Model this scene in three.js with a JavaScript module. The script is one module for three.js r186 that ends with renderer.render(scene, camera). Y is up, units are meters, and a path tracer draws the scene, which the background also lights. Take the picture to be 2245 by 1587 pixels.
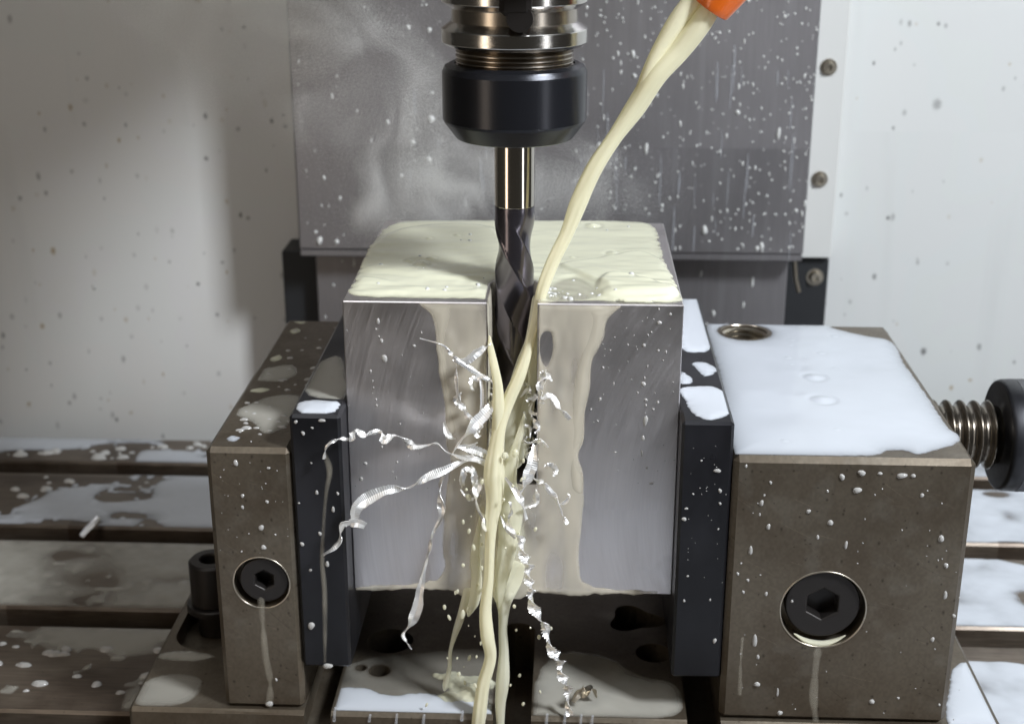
import * as THREE from 'three';
import { ConvexGeometry } from 'three/addons/geometries/ConvexGeometry.js';
import { mergeGeometries, mergeVertices } from 'three/addons/utils/BufferGeometryUtils.js';
import { RectAreaLightUniformsLib } from 'three/addons/lights/RectAreaLightUniformsLib.js';
import { createNoise3D } from 'simplex-noise';
import { Brush, Evaluator, SUBTRACTION } from 'three-bvh-csg';

// ---------------------------------------------------------------- camera, lamps, exposure
const scene = new THREE.Scene();
const V = (x, y, z) => new THREE.Vector3(x, y, z);
const CAM = V(16.39, 120.12, 386.8), FWD = V(-0.04007, -0.33655, -0.94081).normalize();   // millimetres
const camera = new THREE.PerspectiveCamera(29.25, 1024 / 723, 0.02, 20);
camera.position.copy(CAM).multiplyScalar(0.001);
camera.up.set(0, 1, 0);
camera.lookAt(CAM.clone().addScaledVector(FWD, 100).multiplyScalar(0.001));
camera.focus = 0.40;
camera.userData.fStop = 18;
const renderer = new THREE.WebGLRenderer({ antialias: true });
renderer.setSize(1024, 723);
renderer.toneMapping = THREE.LinearToneMapping;
renderer.toneMappingExposure = 1;
renderer.shadowMap.enabled = true;
scene.background = new THREE.Color(0.036, 0.034, 0.030);   // dim light that fills the machine's cabin
RectAreaLightUniformsLib.init();
const MM = 0.001;
const LAMPS = [
  { at: [640, 690, 430], to: [-40, -20, -160], w: 0.16, h: 0.20, power: 157, color: [0.92, 0.97, 1.03], label: 'white work lamp high on the right of the machine cabin' },
  { at: [400, 40, 300], to: [0, 10, -20], w: 0.045, h: 0.42, power: 2.8, color: [0.95, 0.97, 1.0], label: 'upright white light bar on the right of the machine cabin' },
  { at: [-330, 60, 330], to: [0, 10, -20], w: 0.09, h: 0.40, power: 1.0, color: [1.0, 0.80, 0.58], label: 'dim warm light bar on the left of the machine cabin' },
  { at: [-130, 500, 120], to: [-130, 0, 119], w: 0.36, h: 0.30, power: 0.35, color: [0.96, 0.98, 1.0], label: 'broad soft ceiling lamp of the machine cabin' },
];

// ---------------------------------------------------------------- helpers
let seed = 7;
const rnd = () => { seed = (seed + 0x6d2b79f5) | 0; let t = Math.imul(seed ^ (seed >>> 15), 1 | seed); t = (t + Math.imul(t ^ (t >>> 7), 61 | t)) ^ t; return ((t ^ (t >>> 14)) >>> 0) / 4294967296; };
const rr = (a, b) => a + (b - a) * rnd();
const clamp = (x, a = 0, b = 1) => Math.min(b, Math.max(a, x));
const sst = (a, b, x) => { const t = clamp((x - a) / (b - a)); return t * t * (3 - 2 * t); };
const mix = (a, b, t) => a + (b - a) * t;
const hash = (x, y, z) => { let h = Math.imul(x, 374761393) + Math.imul(y, 668265263) + Math.imul(z, 1274126177); h = Math.imul(h ^ (h >>> 13), 1274126177); return ((h ^ (h >>> 16)) >>> 0) / 4294967296; };
function noise(x, y, z = 0) {                                  // smooth value noise, 0..1
  const ix = Math.floor(x), iy = Math.floor(y), iz = Math.floor(z), fx = x - ix, fy = y - iy, fz = z - iz;
  const u = fx * fx * (3 - 2 * fx), v = fy * fy * (3 - 2 * fy), w = fz * fz * (3 - 2 * fz);
  const L = (k) => mix(mix(hash(ix, iy, k), hash(ix + 1, iy, k), u), mix(hash(ix, iy + 1, k), hash(ix + 1, iy + 1, k), u), v);
  return w === 0 ? L(iz) : mix(L(iz), L(iz + 1), w);
}
const fbm = (x, y, z = 0, o = 4) => { let s = 0, a = 0.5, n = 0; for (let i = 0; i < o; i++) { s += a * noise(x, y, z + i * 17); n += a; a *= 0.5; x *= 2.03; y *= 2.03; z *= 2.03; } return s / n; };
// a point of a plane of the place (axis = value, millimetres) in the direction of picture position u, v
const RIGHT = FWD.clone().cross(V(0, 1, 0)).normalize(), UP = RIGHT.clone().cross(FWD);
function at(u, v, axis, val) {
  const d = FWD.clone().multiplyScalar(3040).addScaledVector(RIGHT, u - 1122.5).addScaledVector(UP, 793.5 - v);
  return CAM.clone().addScaledVector(d, (val - CAM[axis]) / d[axis]);
}
const taken = {};
const numbered = (n) => { const k = taken[n] = (taken[n] ?? -1) + 1; return k ? `${n}_${String(k).padStart(3, '0')}` : n; };
function tag(o, label, category, group, kind) {
  if (label) o.userData.label = label;
  if (category) o.userData.category = category;
  if (group) o.userData.group = group;
  if (kind) o.userData.kind = kind;
  return o;
}
function thing(name, [x, y, z], label, category, group, kind) {          // a group at the thing's base; its parts' shapes are given in millimetres of the place
  const o = new THREE.Group(); o.name = numbered(name); o.position.set(x * MM, y * MM, z * MM); o.userData.base = V(x, y, z); scene.add(o);
  return tag(o, label, category, group, kind);
}
function mesh(name, g, m, base) {
  g = g.clone(); if (base) g.translate(-base.x, -base.y, -base.z); g.scale(MM, MM, MM);
  const o = new THREE.Mesh(g, m); o.name = name; o.castShadow = o.receiveShadow = true; return o;
}
function part(name, g, m, root, parent = root, label, kind) {
  const o = mesh(name, g, m, root.userData.base); parent.add(o); return tag(o, label, null, null, kind);
}
function solo(name, g, m, label, category, group, kind) {                // a thing that is one mesh
  g.computeBoundingBox(); const b = g.boundingBox, c = V((b.min.x + b.max.x) / 2, b.min.y, (b.min.z + b.max.z) / 2);
  const o = mesh(numbered(name), g, m, c); o.position.copy(c).multiplyScalar(MM); scene.add(o); return tag(o, label, category, group, kind);
}
function boxUV(g, tile = 200) {                                          // uv by the face's main direction, one tile every «tile» millimetres
  g = g.index ? g.toNonIndexed() : g;
  const p = g.attributes.position, uv = new Float32Array(p.count * 2), a = V(), b = V(), c = V();
  for (let i = 0; i < p.count; i += 3) {
    a.fromBufferAttribute(p, i); b.fromBufferAttribute(p, i + 1); c.fromBufferAttribute(p, i + 2);
    const n = b.clone().sub(a).cross(c.clone().sub(a)), x = Math.abs(n.x), y = Math.abs(n.y), z = Math.abs(n.z);
    [a, b, c].forEach((q, k) => { const [s, t] = z >= x && z >= y ? [q.x, q.y] : y >= x ? [q.x, q.z] : [q.z, q.y]; uv[(i + k) * 2] = s / tile; uv[(i + k) * 2 + 1] = t / tile; });
  }
  g.setAttribute('uv', new THREE.BufferAttribute(uv, 2)); return g;
}
function cbox(x0, x1, y0, y1, z0, z1, c = 0.5, tile) {                   // box with chamfered edges
  const pts = [];
  for (const x of [0, 1]) for (const y of [0, 1]) for (const z of [0, 1]) {
    const X = x ? x1 : x0, Y = y ? y1 : y0, Z = z ? z1 : z0, i = x ? -c : c, j = y ? -c : c, k = z ? -c : c;
    pts.push(V(X, Y + j, Z + k), V(X + i, Y, Z + k), V(X + i, Y + j, Z));
  }
  return boxUV(new ConvexGeometry(pts), tile);
}
const ev = new Evaluator(); ev.useGroups = false; ev.attributes = ['position', 'normal', 'uv'];
function minus(g, ...cuts) {
  let r = new Brush(g); r.updateMatrixWorld();
  for (const c of cuts) { const b = new Brush(c); b.updateMatrixWorld(); r = ev.evaluate(r, b, SUBTRACTION); }
  return boxUV(r.geometry);
}
const cyl = (r, h, x, y, z, axis = 'y', seg = 64) => { const g = new THREE.CylinderGeometry(r, r, h, seg); if (axis === 'z') g.rotateX(Math.PI / 2); if (axis === 'x') g.rotateZ(Math.PI / 2); return g.translate(x, y, z); };
const box = (x0, x1, y0, y1, z0, z1) => new THREE.BoxGeometry(x1 - x0, y1 - y0, z1 - z0).translate((x0 + x1) / 2, (y0 + y1) / 2, (z0 + z1) / 2);
function lathe(prof, x, z, seg = 128) {                                  // profile of [radius, height]; corners stay crisp
  const gs = [];
  for (let i = 0; i < prof.length - 1; i++) gs.push(new THREE.LatheGeometry([new THREE.Vector2(...prof[i]), new THREE.Vector2(...prof[i + 1])], seg));
  return mergeGeometries(gs).translate(x, 0, z);
}
// liquid lying on a surface: inside where F(a, b) > 0 (millimetres from its edge), height(a, b, f), place(a, b, h) puts it on the surface
function pool(F, a0, a1, b0, b1, step, height, place, clear = 0.1) {     // clear = depth in millimetres at which the liquid hides two thirds of what lies under it
  const na = Math.ceil((a1 - a0) / step), nb = Math.ceil((b1 - b0) / step), f = new Float32Array((na + 1) * (nb + 1)), pos = [], uv = [], col = [], idx = [], key = new Map();
  for (let j = 0; j <= nb; j++) for (let i = 0; i <= na; i++) f[j * (na + 1) + i] = F(a0 + i * step, b0 + j * step);
  const vert = (k, a, b, v) => { if (!key.has(k)) { key.set(k, pos.length / 3); const h = v <= 0 ? 0 : height(a, b, v), p = place(a, b, 0.03 + h); col.push(1, 1, 1, 1 - Math.exp(-(h + 0.02) / clear)); pos.push(p.x, p.y, p.z); uv.push(a / 200, b / 200); } return key.get(k); };
  for (let j = 0; j < nb; j++) for (let i = 0; i < na; i++) {
    const c = [[i, j], [i + 1, j], [i + 1, j + 1], [i, j + 1]], val = c.map(([x, y]) => f[y * (na + 1) + x]);
    if (!val.some((x) => x > 0)) continue;
    const poly = [];
    for (let k = 0; k < 4; k++) {
      const [x, y] = c[k], [x2, y2] = c[(k + 1) % 4], v = val[k], v2 = val[(k + 1) % 4];
      if (v > 0) poly.push(vert(`${x},${y}`, a0 + x * step, b0 + y * step, v));
      if (v > 0 !== v2 > 0) { const t = v / (v - v2), e = x + y < x2 + y2 ? `${x},${y};${x2},${y2}` : `${x2},${y2};${x},${y}`; poly.push(vert(e, a0 + (x + (x2 - x) * t) * step, b0 + (y + (y2 - y) * t) * step, 0)); }
    }
    for (let k = 1; k < poly.length - 1; k++) idx.push(poly[0], poly[k], poly[k + 1]);
  }
  const g = new THREE.BufferGeometry();
  g.setAttribute('position', new THREE.Float32BufferAttribute(pos, 3)); g.setAttribute('uv', new THREE.Float32BufferAttribute(uv, 2)); g.setAttribute('color', new THREE.Float32BufferAttribute(col, 4)); g.setIndex(idx); g.computeVertexNormals();
  // winding: the height direction must be the outside
  const n = V().fromBufferAttribute(g.attributes.normal, 0), up = place(0, 0, 1).sub(place(0, 0, 0));
  if (n.dot(up) < 0) { for (let i = 0; i < idx.length; i += 3) [idx[i], idx[i + 1]] = [idx[i + 1], idx[i]]; g.setIndex(idx); g.computeVertexNormals(); }
  return g;
}
const flat = (y) => (a, b, h) => V(a, y + h, b), front = (z) => (a, b, h) => V(a, b, z + h);
function pieces(g, least = 60) {                                         // separate patches of a pool, largest first
  const n = g.attributes.position.count, up = Array.from({ length: n }, (_, i) => i), find = (i) => { while (up[i] !== i) i = up[i] = up[up[i]]; return i; }, ix = g.index.array, by = new Map();
  for (let i = 0; i < ix.length; i += 3) { up[find(ix[i + 1])] = find(ix[i]); up[find(ix[i + 2])] = find(ix[i]); }
  for (let i = 0; i < ix.length; i += 3) { const r = find(ix[i]); if (!by.has(r)) by.set(r, []); by.get(r).push(ix[i], ix[i + 1], ix[i + 2]); }
  return [...by.values()].filter((l) => l.length / 3 > least).sort((a, b) => b.length - a.length).map((l) => { const q = g.clone(); q.setIndex(l); const m = q.toNonIndexed(); return mergeVertices(m); });
}
const SIZE = ['largest', 'second largest', 'third largest', 'fourth largest', 'fifth largest', 'sixth largest', 'seventh largest', 'eighth largest'];
const meniscus = (H, soft) => (a, b, f) => { const t = 1 - Math.min(1, f / soft); return H * Math.sqrt(1 - t * t); };
function outline(pts, n = 8) {                                           // smooth closed outline through [a, b] points
  const c = new THREE.CatmullRomCurve3(pts.map(([a, b]) => V(a, b, 0)), true, 'centripetal'); return c.getPoints(pts.length * n).map((p) => [p.x, p.y]);
}
function inside(pts) {                                                   // signed distance to an outline, positive inside
  return (x, y) => {
    let d = 1e9, s = -1;
    for (let i = 0, j = pts.length - 1; i < pts.length; j = i++) {
      const [xi, yi] = pts[i], [xj, yj] = pts[j], ex = xj - xi, ey = yj - yi, wx = x - xi, wy = y - yi, t = clamp((wx * ex + wy * ey) / (ex * ex + ey * ey + 1e-9));
      d = Math.min(d, (wx - ex * t) ** 2 + (wy - ey * t) ** 2);
      if ((yi > y) !== (yj > y) && x < ex * (y - yi) / ey + xi) s = -s;
    }
    return s * Math.sqrt(d);
  };
}
const shapeY = (y, px, n) => inside(outline(px.map(([u, v]) => { const p = at(u, v, 'y', y); return [p.x, p.z]; }), n));
const shapeZ = (z, px, n) => inside(outline(px.map(([u, v]) => { const p = at(u, v, 'z', z); return [p.x, p.y]; }), n));
function drops(list, place) {                                            // domes of liquid: [a, b, half width, half height]
  const gs = [];
  for (const [a, b, ra, rb] of list) {
    const pos = [], idx = [], S = 12, R = 4, h = Math.min(ra, rb) * 0.75, w = rr(0, 6), top = place(a, b, h);
    pos.push(top.x, top.y, top.z);
    for (let k = 1; k <= R; k++) for (let s = 0; s < S; s++) {
      const t = k / R, q = s / S * Math.PI * 2, wob = 1 + 0.13 * Math.sin(2 * q + w) + 0.08 * Math.sin(3 * q + 2 * w), p = place(a + Math.cos(q) * ra * t * wob, b + Math.sin(q) * rb * t * wob, h * Math.sqrt(Math.max(0, 1 - t * t)) + 0.01);
      pos.push(p.x, p.y, p.z);
      const n = (s + 1) % S;
      if (k === 1) idx.push(0, 1 + s, 1 + n); else { const i = 1 + (k - 2) * S; idx.push(i + s, i + S + s, i + S + n, i + s, i + S + n, i + n); }
    }
    const g = new THREE.BufferGeometry(); g.setAttribute('position', new THREE.Float32BufferAttribute(pos, 3)); g.setIndex(idx); g.computeVertexNormals();
    const n = V().fromBufferAttribute(g.attributes.normal, 0), up = place(a, b, 1).sub(place(a, b, 0));
    if (n.dot(up) < 0) { for (let i = 0; i < idx.length; i += 3) [idx[i], idx[i + 1]] = [idx[i + 1], idx[i]]; g.setIndex(idx); g.computeVertexNormals(); }
    gs.push(g);
  }
  return mergeGeometries(gs);
}
// a running strand of liquid through points [x, y, z, radius across, radius in depth]
function strand(pts, seg = 160, around = 24, lump = 0.06, end = 1) {
  const c = new THREE.CatmullRomCurve3(pts.map((p) => V(p[0], p[1], p[2])), false, 'centripetal'), n = pts.length - 1, pos = [], idx = [];
  const w = new THREE.CatmullRomCurve3(pts.map((p) => V(p[3], p[4] ?? p[3], 0)), false, 'centripetal');
  for (let i = 0; i <= seg; i++) {
    const t = i / seg, p = c.getPoint(t), q = w.getPoint(t), d = c.getTangent(t), s = d.clone().cross(V(0, 0, 1)).normalize(), o = s.clone().cross(d).normalize();
    const cap = Math.sqrt(Math.max(0.0004, 1 - Math.max(0, 1 - t * 30, end * (1 - (1 - t) * 30)) ** 2));
    for (let k = 0; k < around; k++) {
      const f = k / around * Math.PI * 2, l = 1 + lump * (noise(Math.cos(f) * 2.3 + 9, Math.sin(f) * 2.3 + 5, t * n * 0.55 + pts[0][0]) - 0.5) * 2;
      const v = p.clone().addScaledVector(s, Math.cos(f) * q.x * l * cap).addScaledVector(o, Math.sin(f) * q.y * l * cap); pos.push(v.x, v.y, v.z);
      if (i < seg) { const a = i * around + k, b = i * around + (k + 1) % around; idx.push(a, a + around, b, b, a + around, b + around); }
    }
  }
  const g = new THREE.BufferGeometry(); g.setAttribute('position', new THREE.Float32BufferAttribute(pos, 3)); g.setIndex(idx); g.computeVertexNormals();
  const m = V().fromBufferAttribute(g.attributes.normal, 3), r = V().fromBufferAttribute(g.attributes.position, around * 40 + 3).sub(c.getPoint(40 / seg)), nn = V().fromBufferAttribute(g.attributes.normal, around * 40 + 3);
  if (nn.dot(r) < 0) { for (let i = 0; i < idx.length; i += 3) [idx[i], idx[i + 1]] = [idx[i + 1], idx[i]]; g.setIndex(idx); g.computeVertexNormals(); }
  return g;
}
// a ribbon of swarf through points [x, y, z], half widths w, twisting «turns» times; saw = ragged edge
function chip(pts, w, turns, phase = 0, saw = 0.12, thick = 0.16, curl = 0) {
  const n = pts.length - 1, seg = Math.max(36, Math.round(n * 18)), c = new THREE.CatmullRomCurve3(pts.map((p) => V(...p)), false, 'centripetal'), pos = [], idx = [];
  const W = (t) => { const k = Math.min(w.length - 2, Math.floor(t * (w.length - 1))), f = t * (w.length - 1) - k; return mix(w[k], w[k + 1], f * f * (3 - 2 * f)); };
  for (let i = 0; i <= seg; i++) {
    const t = i / seg, p = c.getPoint(t), d = c.getTangent(t), s = d.clone().cross(V(0.1, 0.2, 1)).normalize(), o = s.clone().cross(d).normalize();
    const a = turns > 5 ? phase + turns * Math.PI * 2 * t + 0.8 * Math.sin(t * n * 1.3) : phase + turns * 4.2 * (noise(t * n * 0.85 + 3, phase * 9 + n) - 0.5) + turns * 1.6 * t + 0.5 * (noise(t * n * 2.1, phase * 5 + 2) - 0.5), dir = s.clone().multiplyScalar(Math.cos(a)).addScaledVector(o, Math.sin(a)), nor = dir.clone().cross(d).normalize();
    if (curl) p.addScaledVector(s, curl * Math.cos(a * 1.0)).addScaledVector(o, curl * Math.sin(a * 1.0));
    const ww = W(t), l = ww * (1 + saw * ((i % 2) * 2 - 1) * 0.7 + saw * (rnd() - 0.5)), r = ww * (1 + saw * (rnd() - 0.5)), cup = ww * 0.35, h = Math.min(thick, ww * 0.5) / 2;
    for (const [e, k] of [[-l, -1], [0, 0], [r, 1]]) { const b = p.clone().addScaledVector(dir, e).addScaledVector(nor, cup * k * k + 0.05 * ((i % 2) * 2 - 1) * Math.min(1, ww)); for (const q of [h, -h]) { const v = b.clone().addScaledVector(nor, q); pos.push(v.x, v.y, v.z); } }
    if (i < seg) { const a0 = i * 6, b0 = a0 + 6; for (const [x, y] of [[0, 2], [2, 4], [4, 5], [5, 3], [3, 1], [1, 0]]) idx.push(a0 + x, b0 + x, a0 + y, a0 + y, b0 + x, b0 + y); }
  }
  for (const b of [0, seg * 6]) idx.push(b, b + 2, b + 1, b + 2, b + 3, b + 1, b + 2, b + 4, b + 3, b + 4, b + 5, b + 3);
  const g = new THREE.BufferGeometry(); g.setAttribute('position', new THREE.Float32BufferAttribute(pos, 3)); g.setIndex(idx);
  const f = g.toNonIndexed(); f.computeVertexNormals(); return f;
}

// ---------------------------------------------------------------- textures
function tex(size, fn, srgb, wrap = THREE.RepeatWrapping, h = size) {    // fn(u, v) -> value(s), 0..1; srgb textures get linear values
  const d = new Uint8Array(size * h * 4), enc = (x) => (x <= 0.0031308 ? x * 12.92 : 1.055 * x ** (1 / 2.4) - 0.055);
  for (let j = 0; j < h; j++) for (let i = 0; i < size; i++) {
    const v = fn((i + 0.5) / size, (j + 0.5) / h), o = (j * size + i) * 4;
    for (let c = 0; c < 3; c++) { const x = clamp(Array.isArray(v) ? v[c] : v); d[o + c] = Math.round(255 * (srgb ? enc(x) : x)); }
    d[o + 3] = 255;
  }
  const t = new THREE.DataTexture(d, size, h); t.wrapS = t.wrapT = wrap; t.magFilter = THREE.LinearFilter; t.minFilter = THREE.LinearFilter; if (srgb) t.colorSpace = THREE.SRGBColorSpace; t.needsUpdate = true; return t;
}
const tone = (c, k) => c.map((x) => x * k);
const blend = (a, b, t) => a.map((x, i) => mix(x, b[i], t));
// ground steel of the vise, stained brown by coolant: 200 mm tile
const scr = Array.from({ length: 420 }, () => ({ x: rnd(), y: rnd(), a: rr(-0.9, -0.2), l: rr(0.01, 0.05), s: rr(-1, 1) }));
const pits = Array.from({ length: 900 }, () => [rnd(), rnd(), rr(0.0009, 0.0032), rr(0.5, 1.8)]);
const stain = (() => {                                                   // dark pits drawn once into a grid
  const N = 1024, g = new Float32Array(N * N);
  for (const [x, y, r, q] of pits) for (let j = -12; j <= 12; j++) for (let i = -12; i <= 12; i++) { const k = Math.hypot(i / N / r, j / N / r / q); if (k < 1) { const o = ((Math.round(y * N) + j + N) % N) * N + (Math.round(x * N) + i + N) % N; g[o] = Math.max(g[o], 1 - k); } }
  for (const s of scr) for (let k = 0; k < s.l * N; k++) { const o = ((Math.round(s.y * N + Math.sin(s.a) * k) + N) % N) * N + (Math.round(s.x * N + Math.cos(s.a) * k) + N) % N; g[o] += 0.5 * s.s; }
  return (u, v) => g[Math.floor(v * N) * N + Math.floor(u * N)];
})();
const steelMap = tex(1024, (u, v) => {
  const a = fbm(u * 7, v * 7, 1, 5), b = fbm(u * 24, v * 24, 5, 4), c = noise(u * 300, v * 250, 3), s = stain(u, v);
  let k = [0.145, 0.120, 0.089]; k = blend(k, [0.092, 0.070, 0.048], sst(0.45, 0.8, a) * 0.8); k = blend(k, [0.25, 0.228, 0.19], sst(0.55, 0.78, b) * 0.22);
  return tone(k, (0.9 + 0.2 * c) * (s > 0 ? 1 - 0.62 * s : 1 - 0.8 * s));
}, true);
const steelRough = tex(512, (u, v) => 0.2 + 0.3 * fbm(u * 12, v * 12, 4, 5) + 0.06 * noise(u * 260, v * 200), false);
const steelBump = tex(1024, (u, v) => 0.5 + 0.12 * (noise(u * 420, v * 300) - 0.5) + 0.22 * (noise(u * 18 + v * 9, v * 620 - u * 120) - 0.5) + 0.3 * (fbm(u * 30, v * 30, 8) - 0.5) - 0.4 * clamp(stain(u, v)), false);
// face of the milled aluminium block: arcs left by the cutter, 200 mm tile
const arc = (u, v, f) => { const x = (u > 0.5 ? u - 1 : u) * 200 - 132, y = (v - 1) * 200 + 66, r = Math.hypot(x, y), th = Math.atan2(y, x) * 60; return noise(r * f, th * 0.25, 2); };
const aluMap = tex(1024, (u, v) => { const s = 0.6 * arc(u, v, 4.5) + 0.15 * arc(u, v, 1.1) + 0.25 * noise(u * 9, v * 9); const k = 0.78 + 0.09 * (s - 0.5) - 0.1 * sst(0.6, 0.8, fbm(u * 14, v * 14, 3)); return [k * 1.02, k * 0.97, k * 0.965]; }, true);
const aluRough = tex(1024, (u, v) => 0.38 + 0.09 * (arc(u, v, 4.2) - 0.5) + 0.16 * (fbm(u * 12, v * 12, 7) - 0.5), false);
const aluBump = tex(2048, (u, v) => { const m = sst(0.35, 0.65, fbm(u * 10, v * 10, 5)); return 0.5 + 0.34 * (arc(u, v, 5.2) - 0.5) * (0.4 + 0.6 * m) + 0.1 * m * (arc(u, v, 1.3) - 0.5) + 0.5 * Math.max(0, arc(u, v, 2.6) - 0.9); }, false);
// painted walls with specks of dirt
function specks(n, r0, r1, seedZ) {
  const N = 1024, g = new Float32Array(N * N * 2);
  for (let k = 0; k < n; k++) {
    const x = rnd(), y = rnd() , r = rr(r0, r1) * (rnd() < 0.1 ? 2.1 : 1), q = rr(0.8, 1.9), s = rr(0.25, 1) * (rnd() < 0.3 ? 1 : 0.6), warm = rnd() < 0.32 ? 1 : 0, w = Math.ceil(r * N * q) + 1;
    for (let j = -w; j <= w; j++) for (let i = -w; i <= w; i++) { const d = Math.hypot(i / N / r, j / N / r / q) * (0.8 + 0.5 * noise(i * 0.7 + 40, j * 0.7 + 40, k)); if (d < 1) { const o = (((Math.round(y * N) + j + N) % N) * N + (Math.round(x * N) + i + N) % N) * 2, m = s * sst(1, 0.3, d); if (m > g[o]) { g[o] = m; g[o + 1] = warm; } } }
  }
  return (u, v) => { const o = (Math.floor(v * N) * N + Math.floor(u * N)) * 2; return [g[o], g[o + 1]]; };
}
const wallTex = (n, r0, r1, base, z) => { const sp = specks(n, r0, r1, z); return tex(1024, (u, v) => {
  const [s, w] = sp(u, v), st = sst(0.66, 0.85, fbm(u * 17, v * 1.3, z, 4)) * 0.05, big = 0.04 * (fbm(u * 4, v * 4, z + 3) - 0.5);
  return blend(tone(base, 1 - st + big), w ? [0.34, 0.25, 0.12] : [0.06, 0.058, 0.055], s * 0.85);
}, true); };
const wallLeftMap = wallTex(420, 0.0022, 0.0055, [0.70, 0.695, 0.675], 2), wallRightMap = wallTex(230, 0.0022, 0.005, [0.63, 0.64, 0.625], 9);
// dull stainless cover with dried runs
const coverMap = tex(1024, (u, v) => {
  const b = noise(u * 700, v * 30, 3), m = fbm(u * 5, v * 4, 6, 4), run = sst(0.66, 0.85, noise(u * 90, v * 5, 2)) * sst(0.3, 0.6, noise(u * 14, v * 3, 8));
  return blend(tone([0.285, 0.273, 0.28], 0.9 + 0.1 * b + 0.3 * (m - 0.5)), [0.45, 0.45, 0.46], run * 0.16);
}, true);
const coverRough = tex(512, (u, v) => 0.42 + 0.2 * (fbm(u * 6, v * 6, 2) - 0.5) + 0.04 * noise(u * 260, v * 12), false);
const ironMap = tex(1024, (u, v) => tone(blend([0.15, 0.12, 0.092], [0.085, 0.062, 0.045], sst(0.4, 0.7, fbm(u * 8, v * 8, 4, 5))), (0.8 + 0.4 * noise(u * 30, v * 400)) * (1 - 0.4 * clamp(stain(v, u)))), true);
const oxideMap = tex(512, (u, v) => tone([0.017, 0.017, 0.02], 0.7 + 0.9 * sst(0.4, 0.8, fbm(u * 9, v * 6, 3, 5))), true);
const oxideRough = tex(512, (u, v) => 0.2 + 0.34 * fbm(u * 10, v * 7, 6, 5), false);
const grainBump = tex(512, (u, v) => 0.5 + 0.5 * (fbm(u * 60, v * 60, 2, 3) - 0.5), false);
const ringBump = tex(256, (u, v) => 0.5 + 0.5 * (noise(3, v * 190) - 0.5), false);

const std = (o) => new THREE.MeshStandardMaterial(o), phys = (o) => new THREE.MeshPhysicalMaterial(o), C = (r, g, b) => new THREE.Color(r, g, b);
const M = {
  steel: std({ map: steelMap, roughnessMap: steelRough, roughness: 1, metalness: 0.62, bumpMap: steelBump, bumpScale: 0.00004 }),
  alu: std({ map: aluMap, roughnessMap: aluRough, roughness: 1, metalness: 1, bumpMap: aluBump, bumpScale: 0.000009 }),
  wallL: std({ map: wallLeftMap, roughness: 0.5 }), wallR: std({ map: wallRightMap, roughness: 0.45 }),
  cream: std({ color: C(0.63, 0.63, 0.605), roughness: 0.45 }),
  cover: std({ map: coverMap, roughnessMap: coverRough, roughness: 1, metalness: 0.75 }),
  iron: std({ map: ironMap, roughness: 0.36, metalness: 0.5, bumpMap: steelBump, bumpScale: 0.00006 }),
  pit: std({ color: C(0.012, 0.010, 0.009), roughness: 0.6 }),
  oxide: std({ map: oxideMap, roughnessMap: oxideRough, roughness: 1, metalness: 0.35, bumpMap: grainBump, bumpScale: 0.00003 }),
  nut: std({ color: C(0.022, 0.023, 0.028), roughness: 0.27, metalness: 0.55, bumpMap: ringBump, bumpScale: 0.00001 }),
  chrome: std({ color: C(0.56, 0.54, 0.51), roughness: 0.17, metalness: 1, bumpMap: ringBump, bumpScale: 0.000006 }),
  thread: std({ color: C(0.4, 0.36, 0.31), roughness: 0.25, metalness: 1 }),
  shank: std({ color: C(0.62, 0.58, 0.52), roughness: 0.14, metalness: 1 }),
  coat: std({ color: C(0.15, 0.138, 0.16), roughness: 0.22, metalness: 0.9 }),
  screw: std({ color: C(0.035, 0.031, 0.029), roughness: 0.38, metalness: 0.6, bumpMap: grainBump, bumpScale: 0.00003 }),
  bright: std({ color: C(0.5, 0.45, 0.37), roughness: 0.3, metalness: 1 }),
  lead: std({ color: C(0.2, 0.175, 0.145), roughness: 0.25, metalness: 0.95 }),
  rubber: std({ color: C(0.016, 0.017, 0.019), roughness: 0.55 }),
  orange: phys({ color: C(0.85, 0.16, 0.012), roughness: 0.35, clearcoat: 0.3 }),
  chip: std({ color: C(0.93, 0.92, 0.9), roughness: 0.4, metalness: 0.86 }),
  milk: phys({ color: C(0.765, 0.755, 0.575), roughness: 0.07, ior: 1.36, transparent: true, vertexColors: true }),
  jet: phys({ color: C(0.97, 0.93, 0.70), roughness: 0.9, ior: 1.36, transmission: 0.42, clearcoat: 0.9, clearcoatRoughness: 0.05 }),
  soft: phys({ color: C(0.93, 0.91, 0.74), roughness: 0.85, ior: 1.36, transmission: 0.5, transparent: true, opacity: 0.86, clearcoat: 0.9, clearcoatRoughness: 0.05 }),
  pale: phys({ color: C(0.585, 0.615, 0.66), roughness: 0.05, ior: 1.36, transparent: true, vertexColors: true }),
  film: phys({ color: C(0.66, 0.61, 0.5), roughness: 0.2, ior: 1.36, transparent: true, vertexColors: true }),
  thin: phys({ color: C(0.5, 0.48, 0.42), roughness: 0.1, ior: 1.36, transparent: true, vertexColors: true }),
  veil: phys({ color: C(0.62, 0.60, 0.53), roughness: 0.12, ior: 1.36, transparent: true, opacity: 0.5 }),
  dropM: phys({ color: C(0.62, 0.62, 0.60), roughness: 0.08, ior: 1.36 }), bead: phys({ color: C(0.45, 0.44, 0.42), roughness: 0.08, ior: 1.36, transparent: true, opacity: 0.85 }),
  dim: phys({ color: C(0.62, 0.64, 0.68), roughness: 0.25, transparent: true, opacity: 0.24 }),
  mist: std({ color: C(0.92, 0.92, 0.9), roughness: 1 }),
  shell: std({ color: C(0.4, 0.41, 0.42), roughness: 0.6 }),
};

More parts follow.
